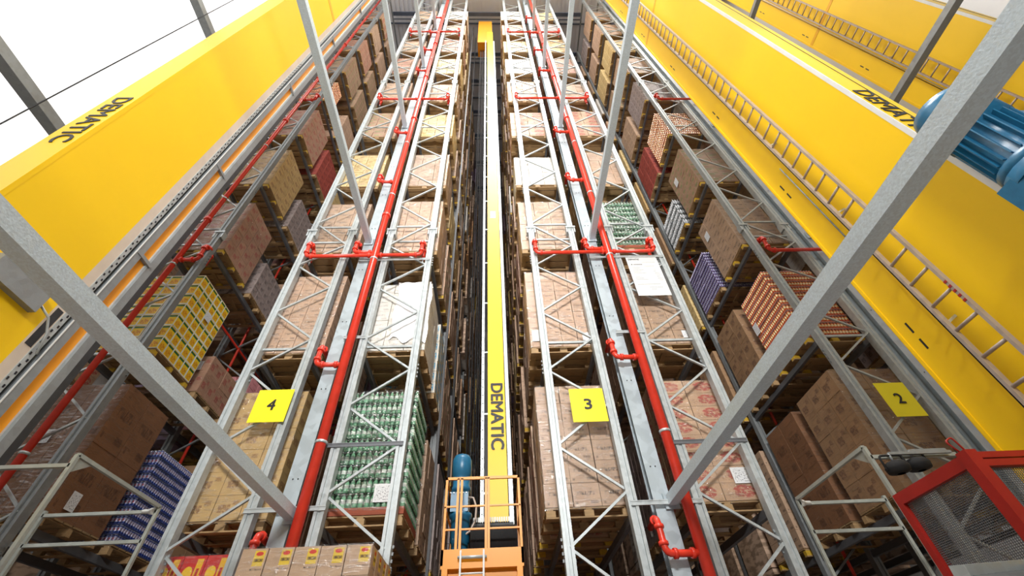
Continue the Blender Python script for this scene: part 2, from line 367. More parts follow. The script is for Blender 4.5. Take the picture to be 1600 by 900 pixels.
# ================================================================== pallets and loads
_mc = {}
def cached(key, fn):
    if key not in _mc: _mc[key] = fn()
    return _mc[key]
PH = 0.165
def pallet_parts(root, lx, ly, z, wood_m, full):
    """euro style pallet with its underside; local origin at root"""
    block_m = wood_m; W_ = M['wood']
    nb = 6
    if full:
        st = MB()
        for x in (-lx / 2 + 0.07, 0, lx / 2 - 0.07): st.box(x - 0.05, x + 0.05, -ly / 2, ly / 2, z + 0.115, z + 0.135)
        p = obj('pallet', cached(('st', lx, ly, z, wood_m), lambda: st.mesh('pallet', W_)), root)
        bw = ly / nb
        for i in range(nb):
            y = -ly / 2 + bw * (i + 0.5)
            obj('deck_board', cached(('db', lx, bw, wood_m), lambda: MB().box(-lx / 2, lx / 2, -bw * 0.42, bw * 0.42, 0, 0.024).mesh('deck_board', W_)), p, (random.uniform(-.005, .005), y, z + 0.137))
        for iy, y in enumerate((-ly / 2 + 0.05, 0, ly / 2 - 0.05)):
            obj('bottom_board', cached(('bb', lx, wood_m), lambda: MB().box(-lx / 2, lx / 2, -0.05, 0.05, 0, 0.022).mesh('bottom_board', W_)), p, (0, y, z))
            for x in (-lx / 2 + 0.08, 0, lx / 2 - 0.08):
                obj('block', cached(('bk', wood_m), lambda: MB().box(-0.075, 0.075, -0.05, 0.05, 0, 0.09).mesh('block', M[block_m])), p, (x, y, z + 0.0235))
    else:
        def mk():
            b = MB(); bw = ly / nb
            for i in range(nb):
                y = -ly / 2 + bw * (i + 0.5); b.box(-lx / 2, lx / 2, y - bw * 0.42, y + bw * 0.42, z + 0.137, z + 0.161)
            for x in (-lx / 2 + 0.07, 0, lx / 2 - 0.07): b.box(x - 0.05, x + 0.05, -ly / 2, ly / 2, z + 0.115, z + 0.135)
            for y in (-ly / 2 + 0.05, 0, ly / 2 - 0.05):
                b.box(-lx / 2, lx / 2, y - 0.05, y + 0.05, z, z + 0.022)
                for x in (-lx / 2 + 0.08, 0, lx / 2 - 0.08): b.box(x - 0.075, x + 0.075, y - 0.05, y + 0.05, z + 0.023, z + 0.114, 1)
            return b.mesh('pallet', [W_, M[block_m]])
        obj('pallet', cached(('pl', lx, ly, z, wood_m), mk), root)

def carton_pieces(root, lx, ly, z, h, nx, ny, nz, mat, full, name='carton', gap=0.006):
    dx, dy, dz = lx / nx, ly / ny, h / nz
    if full:
        me = cached(('ct', round(dx, 3), round(dy, 3), round(dz, 3), mat), lambda: MB().box(-dx / 2 + gap, dx / 2 - gap, -dy / 2 + gap, dy / 2 - gap, 0.001, dz - 0.004).mesh(name, M[mat]))
        for k in range(nz):
            for i in range(nx):
                for j in range(ny):
                    if 0 < i < nx - 1 and 0 < j < ny - 1: continue
                    obj(name, me, root, (-lx / 2 + dx * (i + .5) + random.uniform(-.004, .004), -ly / 2 + dy * (j + .5) + random.uniform(-.004, .004), z + dz * k), random.uniform(-.006, .006))
    else:
        def mk():
            b = MB(); rr = random.Random(hash((nx, ny, nz)))
            for k in range(nz):
                for i in range(nx):
                    for j in range(ny):
                        if 0 < i < nx - 1 and 0 < j < ny - 1: continue
                        x = -lx / 2 + dx * (i + .5) + rr.uniform(-.006, .006); y = -ly / 2 + dy * (j + .5) + rr.uniform(-.006, .006)
                        b.box(x - dx / 2 + gap, x + dx / 2 - gap, y - dy / 2 + gap, y + dy / 2 - gap, z + dz * k + .001, z + dz * (k + 1) - .004)
            return b.mesh('carton_stack', M[mat])
        o = obj('carton_stack', cached(('cs', lx, ly, z, round(h, 3), nx, ny, nz, mat), mk), root); o['kind'] = 'stuff'

def packs(root, lx, ly, z, h, nz, mat, kind, full):
    """layers of shrink-wrapped bottle packs or trays of cans: the outer ring of vessels is modelled"""
    dz = h / nz; px = 2; nvx = 7 if kind == 'bottle' else 9
    nvy = nvx
    def mk():
        b = MB(); wx = lx / px / nvx; wy = ly / 2 / nvy; r = min(wx, wy) * 0.47
        for i in range(nvx):
            for j in range(nvy):
                if 0 < i < nvx - 1 and 0 < j < nvy - 1: continue
                cx = -lx / px / 2 + wx * (i + .5); cy = -ly / 4 + wy * (j + .5)
                if kind == 'bottle': b.lathe([(r * .9, .0), (r, .02), (r, dz * .30), (r * .93, dz * .42), (r, dz * .55), (r * .8, dz * .72), (r * .35, dz * .88), (r * .35, dz * .985)], cx, cy, 8)
                else: b.lathe([(r * .9, 0.01), (r, .02), (r, dz * .9), (r * .85, dz * .985)], cx, cy, 8)
        if kind == 'can':
            b.box(-lx / px / 2 + .002, lx / px / 2 - .002, -ly / 4 + .002, ly / 4 - .002, 0, dz * .16, 1).box(-lx / px / 2 + wx, lx / px / 2 - wx, -ly / 4 + wy, ly / 4 - wy, dz * .16, dz * .9, 1)
        else:
            b.box(-lx / px / 2 + wx, lx / px / 2 - wx, -ly / 4 + wy, ly / 4 - wy, 0.01, dz * .5, 0)
        mm = M[mat] if isinstance(M[mat], tuple) else (M[mat], M['c_white'])
        return b.mesh(kind + '_pack', list(mm))
    me = cached(('pk', lx, ly, round(dz, 3), mat, kind), mk)
    for k in range(nz):
        for sx in (-1, 1):
            for sy in (-1, 1):
                if not full and sy == 1: continue
                obj('bottle_pack' if kind == 'bottle' else 'can_tray', me, root, (sx * lx / 4 + random.uniform(-.006, .006), sy * ly / 4, z + dz * k))

def film(root, lx, ly, z, h):
    def mk():
        b = MB(); x = lx / 2 + .012; y = ly / 2 + .012
        n = 5
        ring = [(-x, -y), (x, -y), (x, y), (-x, y)]
        for a in range(4):
            p, q = ring[a], ring[(a + 1) % 4]
            k0 = len(b.v); b.v += [(p[0], p[1], z - .05), (q[0], q[1], z - .05), (q[0], q[1], z + h + .01), (p[0], p[1], z + h + .01)]
            b.face([k0, k0 + 1, k0 + 2, k0 + 3])
        return b.mesh('stretch_film', M['film'])
    obj('stretch_film', cached(('fm', lx, ly, z, round(h, 3)), mk), root)
def paper(root, x, y, z, w_, h_, side='f'):
    b = MB()
    if side == 'f': b.box(-w_ / 2, w_ / 2, -.002, 0, 0, h_)
    elif side == 'r': b.box(0, .002, -w_ / 2, w_ / 2, 0, h_)
    else: b.box(-.002, 0, -w_ / 2, w_ / 2, 0, h_)
    o = obj('paper_label', cached(('pp', w_, h_, side), lambda: b.mesh('paper_label', M['label'])), root, (x, y, z)); return o
m, t = base_mat('printed_paper_label', 0.5); uvc = t.coord('UV'); u, v = t.sep(uvc)[:2]
g = t.math('MULTIPLY', t.rect(u, v, .08, .92, .1, .9), t.math('GREATER_THAN', t.noise(t.mapv(uvc, (16, 12, 1)), 1, 2), .56))
t.put(t.b.inputs['Base Color'], t.mix(t.math('MULTIPLY', g, .6), (0.78, 0.79, 0.8), (0.1, 0.1, 0.12))); M['label'] = m

# kind: (description, builder args)
K = {
 'plain':   ('plain brown wrapped cartons', 'c_plain', 3, 3, 6),
 'plain2':  ('pale brown wrapped cartons', 'c_plain2', 4, 3, 7),
 'big':     ('large dark brown cartons', 'c_dark', 2, 2, 2),
 'blotch':  ('brown cartons with red emblems', 'c_blotch', 2, 3, 8),
 'gold':    ('golden brown stamped cartons', 'c_gold', 3, 3, 6),
 'marks':   ('brown cartons with oval stamps', 'c_marks', 2, 3, 5),
 'green':   ('brown cartons with green marks', 'c_green', 3, 4, 7),
 'redmark': ('brown cartons with red marks', 'c_redmark', 3, 4, 5),
 'yellow':  ('yellow cartons with white edges', 'c_yellow', 5, 6, 7),
 'redtop':  ('dark red cartons', 'c_rednoir', 3, 4, 6),
 'pink':    ('pink cartons', 'c_pink', 3, 3, 5),
 'blue':    ('blue and white printed cartons', 'c_blue', 3, 3, 7),
 'white':   ('pale wrapped cartons', 'c_white', 3, 3, 7),
 'cream':   ('cream and gold cartons', 'c_cream', 4, 3, 7),
 'grey':    ('grey mauve cartons', 'c_grey', 4, 5, 6),
 'red':     ('red cartons with yellow discs', 'c_red', 4, 4, 7),
 'label':   ('brown cartons with yellow labels', 'c_label', 5, 4, 7),
 'bottles': ('green bottles in packs', 'bottle_green', 0, 0, 9),
 'clear':   ('clear bottles in packs', 'bottle_clear', 0, 0, 7),
 'bluecan': ('blue and red cans in trays', 'can_blue', 0, 0, 11),
 'orangecan': ('orange and red cans in trays', 'can_orange', 0, 0, 11),
 'purplecan': ('purple and white cans in trays', 'can_purple', 0, 0, 12),
}
def load(kind, x0, x1, y0, y1, z, h, label, group, full=True, pallet='wood', wrap=True, extra=None):
    lx, ly = round(x1 - x0, 3), round(y1 - y0, 3)
    d, mat, nx, ny, nz = K[kind]
    root = thing('pallet_load', label, 'pallet load', ((x0 + x1) / 2, (y0 + y1) / 2, z), group)
    pallet_parts(root, lx, ly, 0, pallet, full)
    zc = PH
    if h < 1.6: nz = max(2, int(nz * h / 2.2 + .5))
    if nx == 0:
        k2 = 'bottle' if mat.startswith('bottle') else 'can'
        if kind == 'bottles' and full:
            obj('red_tray_deck', MB().box(-lx / 2, lx / 2, -ly / 2, ly / 2, zc, zc + .11).mesh('deck', M['wood_r']), root); zc += .112; h -= .11
        packs(root, lx, ly, zc, h, nz, mat, k2, full)
    else:
        carton_pieces(root, lx, ly, zc, h, nx, ny, nz, mat, full)
    if wrap: film(root, lx, ly, zc, h)
    if extra: extra(root, lx, ly, zc, h)
    return root

# ================================================================== rack layout
#        name, left post, right post, aisle side (+1 aisle on its right), level shift
RACKS = [
 ('leftmost rack in view', -8.18, -7.12, 1, 0.22, 5),
 ('rack with the left sign', -4.75, -3.71, -1, 0.0, 4),
 ('rack left of middle aisle', -2.69, -1.62, 1, 0.0, 4),
 ('rack with the middle sign', 0.98, 2.04, -1, 0.0, 3),
 ('rack under the white notice', 3.06, 4.16, 1, 0.0, 3),
 ('rack with the right sign', 6.78, 7.92, -1, 0.1, 2),
 ('rightmost rack', 8.90, 10.0, 1, 0.1, 2),
 ('outer left rack', -10.3, -9.25, -1, 0.1, 5),
]
LV = [0.55, 3.83, 7.0, 10.22, 13.42, 16.85, 20.2, 23.6, 26.95, 30.3, 33.65]
BAY = 3.4; Y0 = 7.0
ORD = ['bottom', 'second', 'third', 'fourth', 'fifth', 'sixth', 'seventh', 'eighth', 'ninth', 'tenth', 'eleventh']
SPEC = {
 (0, 1, 0): ('big', 2.3), (0, 1, 1): ('bluecan', 1.75), (0, 2, 0): ('yellow', 2.2), (0, 2, 1): ('redmark', 1.0), (0, 3, 0): ('redmark', 2.1), (0, 3, 1): ('grey', 1.3),
 (0, 4, 0): ('gold', 2.2), (0, 4, 1): ('grey', 1.6), (0, 5, 0): ('redmark', 2.2), (0, 2, 2): ('pink', 1.6), (0, 0, 0): ('marks', 1.6), (0, 0, 1): ('plain', 1.6),
 (0, 5, 1): ('redtop', 2.0), (0, 6, 0): ('orangecan', 2.0), 
 (1, 0, 0): ('red', 2.82), (1, 1, 0): ('gold', 2.25), (1, 2, 0): ('plain2', 2.3), (1, 3, 0): ('plain', 2.2), (1, 4, 0): ('cream', 2.0),
 (2, 1, 0): ('bottles', 2.2), (2, 2, 0): ('white', 1.95), (2, 2, 1): ('blue', 2.1), (2, 3, 0): ('plain2', 2.3), (2, 4, 0): ('plain', 2.0), (2, 0, 0): ('plain', 1.6), (2, 1, 1): ('plain', 2.0),
 (3, 1, 0): ('plain', 2.2), (3, 2, 0): ('plain2', 2.3), (3, 3, 0): ('plain', 2.2), (3, 4, 0): ('white', 1.75), (3, 0, 0): ('redtop', 1.2),
 (4, 1, 0): ('blotch', 2.25), (4, 2, 0): ('plain', 2.2), (4, 3, 0): ('bottles', 2.2), (4, 4, 0): ('plain2', 2.1), (4, 0, 0): ('bluecan', 1.6),
 (5, 1, 0): ('marks', 2.3), (5, 1, 1): ('big', 2.3), (5, 2, 0): ('orangecan', 2.1), (5, 2, 1): ('marks', 2.3), (5, 3, 0): ('plain', 2.15), (5, 3, 1): ('purplecan', 1.6),
 (5, 4, 0): ('green', 2.2), (5, 4, 1): ('clear', 1.5), (5, 5, 0): ('orangecan', 1.9), (5, 5, 1): ('redtop', 2.2), (5, 0, 0): ('plain', 1.6),
}
SLOTS = [0.2, 1.83]      # offsets of the two loads inside a bay
def slot_y(i): return Y0 + (i // 2) * BAY + SLOTS[i % 2]
DEPTH = ['front', 'second deep', 'third deep', 'fourth deep', 'fifth deep', 'sixth deep']
NSLOT = [3, 2, 5, 5, 2, 3, 2, 1]
rr = random.Random(11)
fallback = ['plain', 'plain2', 'marks', 'plain', 'gold', 'white', 'green', 'redmark', 'blotch', 'plain2', 'cream', 'grey']
for ri, (rn, xa, xb, side, dz, num) in enumerate(RACKS):
    if side > 0: x0, x1 = xb - 1.18, xb + 0.13
    else: x0, x1 = xa - 0.13, xa + 1.18
    if ri == 3: x0, x1 = 0.72, 2.08
    if ri == 4: x0, x1 = 2.97, 4.27
    for li, z in enumerate(LV):
        for si in range(NSLOT[ri]):
            if ri == 7 and li > 8: continue
            if (ri, li, si) in SPEC: kind, h = SPEC[(ri, li, si)]
            else: kind = rr.choice(fallback); h = rr.choice((2.2, 2.1, 2.25, 1.9))
            if li == 0 and kind != 'red': h = min(h, 2.35)
            full = li <= 4 and (si == 0 or (si == 1 and ri in (0, 5)))
            if li in (5,) and si == 0: full = K[kind][2] == 0
            y = slot_y(si); pal = 'wood_y' if rr.random() < 0.4 and side * (1 if ri < 3 else 1) else 'wood'
            if ri in (0, 5) and si == 0: pal = 'wood_y' if li > 1 else 'wood'
            if ri in (1, 2, 3, 4) and si == 0: pal = 'wood'
            lab = '%s, %s on %s level, %s' % (K[kind][0], DEPTH[si], ORD[li], rn)
            ex = None; jx = rr.uniform(-.03, .03) if si else 0
            load(kind, x0 + jx, x1 + jx, y, y + 1.3, z + dz, h, lab, 'palletised loads in the racks', full, pal, wrap=(full and kind not in ('yellow', 'orangecan')), extra=ex)
byl = {}
for o in bpy.data.objects:
    if o.name.startswith('pallet_load'): byl[(round(o.location.x, 1), round(o.location.z, 1), round(o.location.y, 1))] = o
def near_load(x, z, y=7.85):
    return min((o for o in bpy.data.objects if o.name.startswith('pallet_load')), key=lambda o: (o.location.x - x) ** 2 + (o.location.z - z) ** 2 + (o.location.y - y) ** 2)
def stick(x, z, y, px, py, pz, w_, h_, side='f'):
    o = near_load(x, z, y); paper(o, px, py, pz, w_, h_, side)
FY = -0.65 - .016; SX = 0.655 + .016
stick(-2.1, 3.8, 7.85, 0.30, FY, 0.34, 0.30, 0.28)          # label on the green bottles
stick(3.6, 3.8, 7.85, 0.42, FY, 0.42, 0.34, 0.26)           # label on the red printed cartons
stick(3.6, 7.0, 7.85, 0.50, FY, 0.30, 0.2, 0.2)
stick(1.5, 7.0, 7.85, 0.52, FY, 0.28, 0.14, 0.22); stick(1.5, 7.0, 7.85, -.55, FY, 0.3, 0.16, 0.3)
stick(-4.2, 7.0, 7.85, 0.36, FY, 0.55, 0.12, 0.24)
stick(-7.7, 4.0, 7.85, SX, -0.3, 0.3, 0.2, 0.28, 'r'); stick(-7.7, 4.0, 7.85, -0.25, FY, 1.3, 0.3, 0.25)
stick(-7.7, 7.2, 7.85, SX, 0.1, 1.55, 0.2, 0.22, 'r'); stick(-7.7, 7.2, 7.85, .35, FY, 0.5, 0.3, 0.25)
stick(-7.7, 7.2, 9.5, 0.3, FY, 0.75, 0.35, 0.25)
stick(7.3, 10.3, 7.85, -SX, 0.35, 1.6, 0.22, 0.3, 'l'); stick(7.3, 13.5, 7.85, -SX, 0.3, 1.5, 0.22, 0.35, 'l')
stick(7.3, 7.1, 7.85, -SX, 0.52, 1.2, 0.2, 0.3, 'l')
# the white plastic sheet hanging over the load on the third level of the rack left of the middle aisle
o = near_load(-2.1, 7.0)
b = MB(); n = 10; m_ = 12; rs = random.Random(3)
for j in range(m_ + 1):
    for i in range(n + 1):
        x = -0.12 + 0.77 * i / n + 0.03 * math.sin(j * .9); z = PH + 0.25 + 1.75 * j / m_ + (0.1 * math.sin(i * 1.1) if j == 0 else 0)
        b.v.append((x, -0.675 - 0.012 * math.sin(i * 1.7 + j * .8), z))
for j in range(m_):
    for i in range(n): b.face([j * (n + 1) + i, j * (n + 1) + i + 1, (j + 1) * (n + 1) + i + 1, (j + 1) * (n + 1) + i], None, 0, True)
part('plastic_sheet', b, M['plastic_white'], o)

for nm_, xs_, n0 in (('outer left', (-10.4, -8.4), 2), ('left pair', (-4.88, -3.7), 2), ('right pair', (3.05, 4.25), 2), ('right', (6.65, 7.95), 3), ('far right', (8.9, 10.1), 2)):
    b = MB(); rs = random.Random(17)
    for li, z in enumerate(LV):
        for si in range(n0, 9):
            y = slot_y(si); b.box(xs_[0], xs_[1], y, y + 1.3, z + PH + .1, z + rs.uniform(1.9, 2.4)); b.box(xs_[0], xs_[1], y, y + 1.3, z + .12, z + .24)
    tag(part('inner_pallet_loads', b, M['far']), 'pallet loads stored deep inside the %s rack behind the front bays' % nm_, 'pallet loads', 'inner loads', 'stuff')
# far loads along the middle aisle: past the individually built ones
for nm, x0, x1, xp, lab in (('distant_pallet_loads', -2.75, -1.47, -1.62, 'distant wrapped pallet loads receding along left side of the middle aisle'), ('distant_pallet_loads', 0.76, 2.08, 0.98, 'distant wrapped pallet loads receding along right side of the middle aisle')):
    b = MB(); rs = random.Random(5)
    for li, z in enumerate(LV):
        for si in range(5, 22):
            y = slot_y(si); j = rs.uniform(-.05, .05); hh = rs.uniform(1.7, 2.3)
            b.box(x0 + j, x1 + j, y, y + 1.3, z + PH, z + hh); b.box(x0 + j, x1 + j, y, y + 1.3, z + .02, z + .14)
    tag(part(nm, b, M['far']), lab, 'pallet loads', 'distant loads', 'stuff')

# ================================================================== racks
def post_mesh(z0, z1, mat, mirror=1):
    """open uprights: grooved omega profile, groove facing the front"""
    w_, d_ = 0.075, 0.075
    prof = [(-w_, -d_), (-0.028, -d_), (-0.022, -0.052), (0.022, -0.052), (0.028, -d_), (w_, -d_), (w_, d_), (0.05, d_), (0.05, -0.03), (-0.05, -0.03), (-0.05, d_), (-w_, d_)]
    return cached(('post', z0, z1, mat), lambda: MB().prism(prof, z0, z1).mesh('post', M[mat]))
TOP = 38.4
def nodes(ph_l):
    """alternating brace nodes (side, z) up the frame"""
    out = []; z = ph_l; s = 0
    while z < TOP - 0.5:
        out.append((s, z)); z += 0.762 if z < 10.2 else 0.93; s ^= 1
    return out
PH_L = [0.35, 0.46, 1.18, 0.32, 1.05, 0.32, 1.05, 0.4]
for ri, (rn, xa, xb, side, dz, num) in enumerate(RACKS):
    root = thing('pallet_rack', 'galvanised steel high bay rack, %s' % {0: 'leftmost, beside the left crane mast', 1: 'left half of the left pair, carrying sign 4', 2: 'right half of the left pair, beside middle aisle',
        3: 'left half of the right pair, carrying sign 3', 4: 'right half of the right pair, with hanging white notice', 5: 'right of the right aisle, carrying sign 2', 6: 'farthest right, mostly behind the crane mast', 7: 'farthest left, hidden behind the left crane mast'}[ri], 'rack', ((xa + xb) / 2, Y0, 0))
    ox = (xa + xb) / 2; hw = (xb - xa) / 2
    mast_shaded = ri in (0, 5, 6)
    pm = 'galv_dull_shade' if mast_shaded and ri == 0 else 'galv'  # leftmost front posts take the darker steel for the crane mast's shadow
    for s in (-1, 1):
        obj('post', post_mesh(0, TOP, pm), root, (s * hw, 0, 0))
    ns_ = nodes(PH_L[ri])
    for a, b2 in zip(ns_, ns_[1:]):
        xa_, xb_ = (-hw if a[0] == 0 else hw), (-hw if b2[0] == 0 else hw)
        dzz = round(b2[1] - a[1], 3)
        me = cached(('brace', ri, xa_ > 0, dzz, pm), lambda: MB().bar((xa_ * .96, 0, 0), (xb_ * .96, 0, dzz), 0.038, 0.04).mesh('diagonal_brace', M['galv']))
        obj('diagonal_brace', me, root, (0, -0.045 if a[0] == 0 else 0.0, a[1]))
    hz = [(7.12, 0), (10.55, 1), (11.2, 1), (17.4, 1), (20.7, 1), (24.0, 1), (27.3, 1), (30.6, 1), (34, 1)]
    for z, _ in hz:
        obj('horizontal_strut', cached(('hs', ri), lambda: MB().box(-hw, hw, -.02, .02, -.025, .025).mesh('horizontal_strut', M['galv'])), root, (0, 0.03, z))
    for s in (-1, 1):
        for z in (10.95, 21.9, 32.8):
            obj('splice_plate', cached(('sp',), lambda: MB().box(-.13, .13, -.012, 0, -.03, .03).box(-.12, -.085, 0, .15, -.22, .0).box(.085, .12, 0, .15, -.22, 0).mesh('splice_plate', M['galv'])), root, (s * hw, -0.085, z))
    # deeper frames
    nb = 2 if ri in (0, 1, 4, 5, 6, 7) else 11
    for k in range(1, nb + 1):
        y = k * BAY
        for s in (-1, 1):
            o = obj('post', post_mesh(0, TOP, 'galv_dull_shade'), root, (s * hw, y, 0))
    b = MB()
    for k in range(1, nb + 1):
        nn_ = nodes(0.4)
        for a, b2 in zip(nn_[::1], nn_[1:]):
            b.bar((-hw if a[0] == 0 else hw, k * BAY, a[1]), (-hw if b2[0] == 0 else hw, k * BAY, b2[1]), .04, .04)
    o = part('rear_frame_bracing', b, M['galv_dull_shade'], root); o['kind'] = 'stuff'
    # load beams along the depth, one each side of every level
    for li, z in enumerate(LV):
        for s in (-1, 1):
            for k in range(min(nb, 2)):
                obj('load_beam', cached(('lb',), lambda: MB().box(-.03, .03, 0.08, BAY - .08, -.13, -.005).box(-.045, -.03, .08, BAY - .08, -.13, -.11).mesh('load_beam', M['bracket'])), root, (s * (hw - .02), k * BAY, z + dz))
                for q in ((0,) if k else (0, 1)):
                    pass
        # cross bars carrying the pallets
    if nb > 2:
        b = MB()
        for li, z in enumerate(LV):
            for s in (-1, 1): b.box(s * (hw - .02) - .03, s * (hw - .02) + .03, 2 * BAY + .08, nb * BAY, z + dz - .13, z + dz - .005)
        o = part('far_load_beams', b, M['bracket'], root); o['kind'] = 'stuff'
    part('top_rail', MB().box(-hw - .05, -hw + .05, -.05, nb * BAY + .05, TOP, TOP + .08).box(hw - .05, hw + .05, -.05, nb * BAY + .05, TOP, TOP + .08), M['galv_dull_shade'], root)
    # bolted beam connectors on the aisle side of the front posts
    b = MB()
    for li, z in enumerate(LV):
        b.box(side * hw - .05, side * hw + .05, .076, .10, z + dz - .32, z + dz + .05)
        for q in range(4):
            for e in (-1, 1): b.box(side * hw + e * .085 - .012, side * hw + e * .085 + .012, .02, .045, z + dz - .36 - .09 * q, z + dz - .32 - .09 * q)
    part('beam_connector', b, M['galv_dull_shade'], root)

# short horizontal bars reaching from the risers across the frames
for k, (xa, xb, z, lab) in enumerate([(-2.84, -1.58, 5.0, 'short dark steel channel across the green bottle load'), (2.86, 4.22, 4.86, 'short dark steel channel across the red printed cartons'),
        (-3.3, -1.58, 9.72, 'steel channel just below the left sprinkler cross pipe'), (2.35, 4.2, 9.68, 'steel channel above the hanging white notice'),
        (-3.1, -2.66, 7.3, 'short channel beside the left riser at third level'), (2.5, 3.1, 7.28, 'short channel beside the right riser at third level'),
        (-3.8, -2.6, 4.02, 'steel channel at the foot of left tie beam'), (2.0, 3.1, 3.92, 'steel channel at the foot of right tie beam')]):
    tag(part('cross_channel', MB().box(xa, xb, 6.912, 6.924, z - .035, z + .035).box(xa, xb, 6.905, 6.912, z + .02, z + .035).box(xa, xb, 6.905, 6.912, z - .035, z - .02), M['bracket'] if k < 2 else M['galv']), lab, 'steel channel')

# ================================================================== columns, tie beams, sprinklers
def i_column(x, lab, w_=0.25):
    r = thing('steel_column', lab, 'column', (x, 7.1, 0))
    part('flange', MB().box(-w_ / 2, w_ / 2, -.1, -.085, 0, 39), M['column'], r)
    part('flange', MB().box(-w_ / 2, w_ / 2, .085, .1, 0, 39), M['column'], r)
    part('web', MB().box(-.008, .008, -.085, .085, 0, 39), M['column'], r)
    b = MB()
    z = 1.2
    while z < 38:
        for s in (-1, 1): b.tube([(s * .04, -.1, z), (s * .04, -.108, z)], .012, 6)
        z += 0.5 if False else 1.65
    part('bolt', b, M['dark'], r)['kind'] = 'stuff'
i_column(-3.22, 'grey steel column between the racks of the left pair')
i_column(2.52, 'grey steel column between the racks of the right pair', .27)
i_column(-9.0, 'grey steel column left of the leftmost rack')
i_column(8.42, 'grey steel column between the racks right of the sign 2')
TZ = [3.95, 10.5, 17.35, 24.0, 30.7, 37.3]
TN = ['lowest', 'second lowest', 'third', 'fourth', 'fifth', 'topmost']
for x, nm, zs in ((-3.22, 'left pair column', range(6)), (2.55, 'right pair column', range(6)), (-8.85, 'far left column', (1, 2)), (8.45, 'far right column', (1, 2))):
    for i in zs:
        z = TZ[i]; x = (-3.09 if x < 0 else 2.648) if i == 0 else (-3.22 if -5 < x < 0 else 2.56 if 0 < x < 5 else x)
        r = thing('tie_beam', 'square steel tie beam from hall wall, %s one on %s' % (TN[i], nm), 'beam', (x, 6.98, z), 'steel tie beams')
        s_ = .072
        mt = M['tie'] if abs(x) < 5 else M['galv_dull_shade']
        if x < -5: s_ = .12
        b = MB().bar((0, -15.5, 0), (0, -.02, 0), 2 * s_, 2 * s_, (0, 0, 1)); part('box_section', b, mt, r)
        part('end_plate', MB().box(-.11, .11, -.02, 0, -.12, .12), M['column'], r)
tag(part('hanging_cable', MB().tube([(-7.7, 3, 0.2), (-7.6, 3, 39.7)], 0.012, 6), M['dark']), 'thin dark cable hanging in front of the bright left wall', 'cable')

def elbow(p, q, r, rad=.1, n=4):
    """points of a rounded corner at q between p and r"""
    p, q, r = Vector(p), Vector(q), Vector(r); a = (p - q).normalized(); c = (r - q).normalized()
    s0 = q + a * rad; s1 = q + c * rad
    return [tuple((1 - t_) ** 2 * s0 + 2 * t_ * (1 - t_) * q + t_ * t_ * s1) for t_ in [i / n for i in range(n + 1)]]
def pipe_path(pts, rad=.1):
    out = [pts[0]]
    for i in range(1, len(pts) - 1): out += elbow(pts[i - 1], pts[i], pts[i + 1], rad)
    return out + [pts[-1]]
def ring(p, d, r, w_=.04):
    d = Vector(d).normalized() * w_ / 2; p = Vector(p); return MB().tube([tuple(p - d), tuple(p + d)], r, 10)
def sprinkler(x, lab, bigs, smalls, xl, xr, R=.083, y=6.81, small_dir=-1):
    root = thing('sprinkler_riser', lab, 'pipe', (x, y, 0))
    part('riser', MB().tube([(0, 0, 0), (0, 0, 39)], R, 14), M['red'], root)
    for z in [5.0, 9.6, 12.4, 15.6, 19.2, 24.5, 29, 33]:
        part('clamp', ring((0, 0, z), (0, 0, 1), R + .014, .045), M['galv'], root)
    for z in [2.8, 11.4, 17.6, 22, 27]:
        part('coupling', ring((0, 0, z), (0, 0, 1), R + .03, .09), M['red'], root)
    def branch(pts, r):
        p = part('branch_pipe', MB().tube(pipe_path(pts, .11), r, 10), M['red'], root)
        for i in range(1, len(pts) - 1):
            for o in (pts[i - 1], pts[i + 1]):
                d = (Vector(o) - Vector(pts[i])); 
                if d.length < .16: continue
                d.normalize(); c = Vector(pts[i]) + d * .13
                part('pipe_coupling', ring(c, d, r + .022, .05), M['red'], p)
        part('pipe_coupling', ring(Vector(pts[0]) + (Vector(pts[1]) - Vector(pts[0])).normalized() * (R + .06), Vector(pts[1]) - Vector(pts[0]), r + .022, .05), M['red'], p)
        part('sprinkler_head', MB().tube([pts[-1], tuple(Vector(pts[-1]) + Vector((0, 0.0, -.12)))], .02, 6), M['galv'], p)
    for z in bigs:
        for xe in (xl, xr):
            if xe is None: continue
            e = xe - x
            branch([(0, 0, z), (e, 0, z), (e, -.06, z + .5), (e, .24, z + .52), (e, .26, z + .1)], .045)
    for z in smalls:
        s = small_dir * .52
        branch([(0, 0, z), (s, -.02, z), (s, .0, z + .48), (s, .4, z + .45)], .048)
SM = [3.2, 6.55, 9.86, 13.15, 16.45, 22.9, 26.0, 29.2, 32.5]
sprinkler(-2.90, 'red sprinkler riser with cross pipes, left of the middle aisle', [9.76, 19.55, 29.4], SM, -4.56, -1.79)
sprinkler(2.82, 'red sprinkler riser with cross pipes, right of the middle aisle', [9.76, 19.62, 29.4], SM, 1.02, 3.97)
sprinkler(-7.60, 'thin red sprinkler riser beside the left crane mast', [9.76, 19.6], [], None, -7.1, .06, 6.85)
sprinkler(8.62, 'red sprinkler riser right of the sign 2', [9.76, 19.6], [], 6.93, None, .07, 6.85)
# inner sprinkler drops and lines deeper in the racks
DR = [(-7.7, 'leftmost rack in view'), (-1.95, 'rack left of the middle aisle'), (3.75, 'rack under the white notice'), (7.35, 'rack with the right sign'), (-4.2, 'rack with the left sign'), (1.5, 'rack with the middle sign')]
for x, nm in DR:
    r = thing('sprinkler_drop', 'thin red sprinkler pipe deep inside the %s' % nm, 'pipe', (x, 10.45, 0))
    part('pipe', MB().tube([(0, 0, 0), (0, 0, 38)], .035, 8), M['red'], r)
    for z in (9.85, 19.8, 29.85): part('cross_pipe', MB().tube([(0, -1.9, z), (0, 3, z)], .03, 8), M['red'], r)

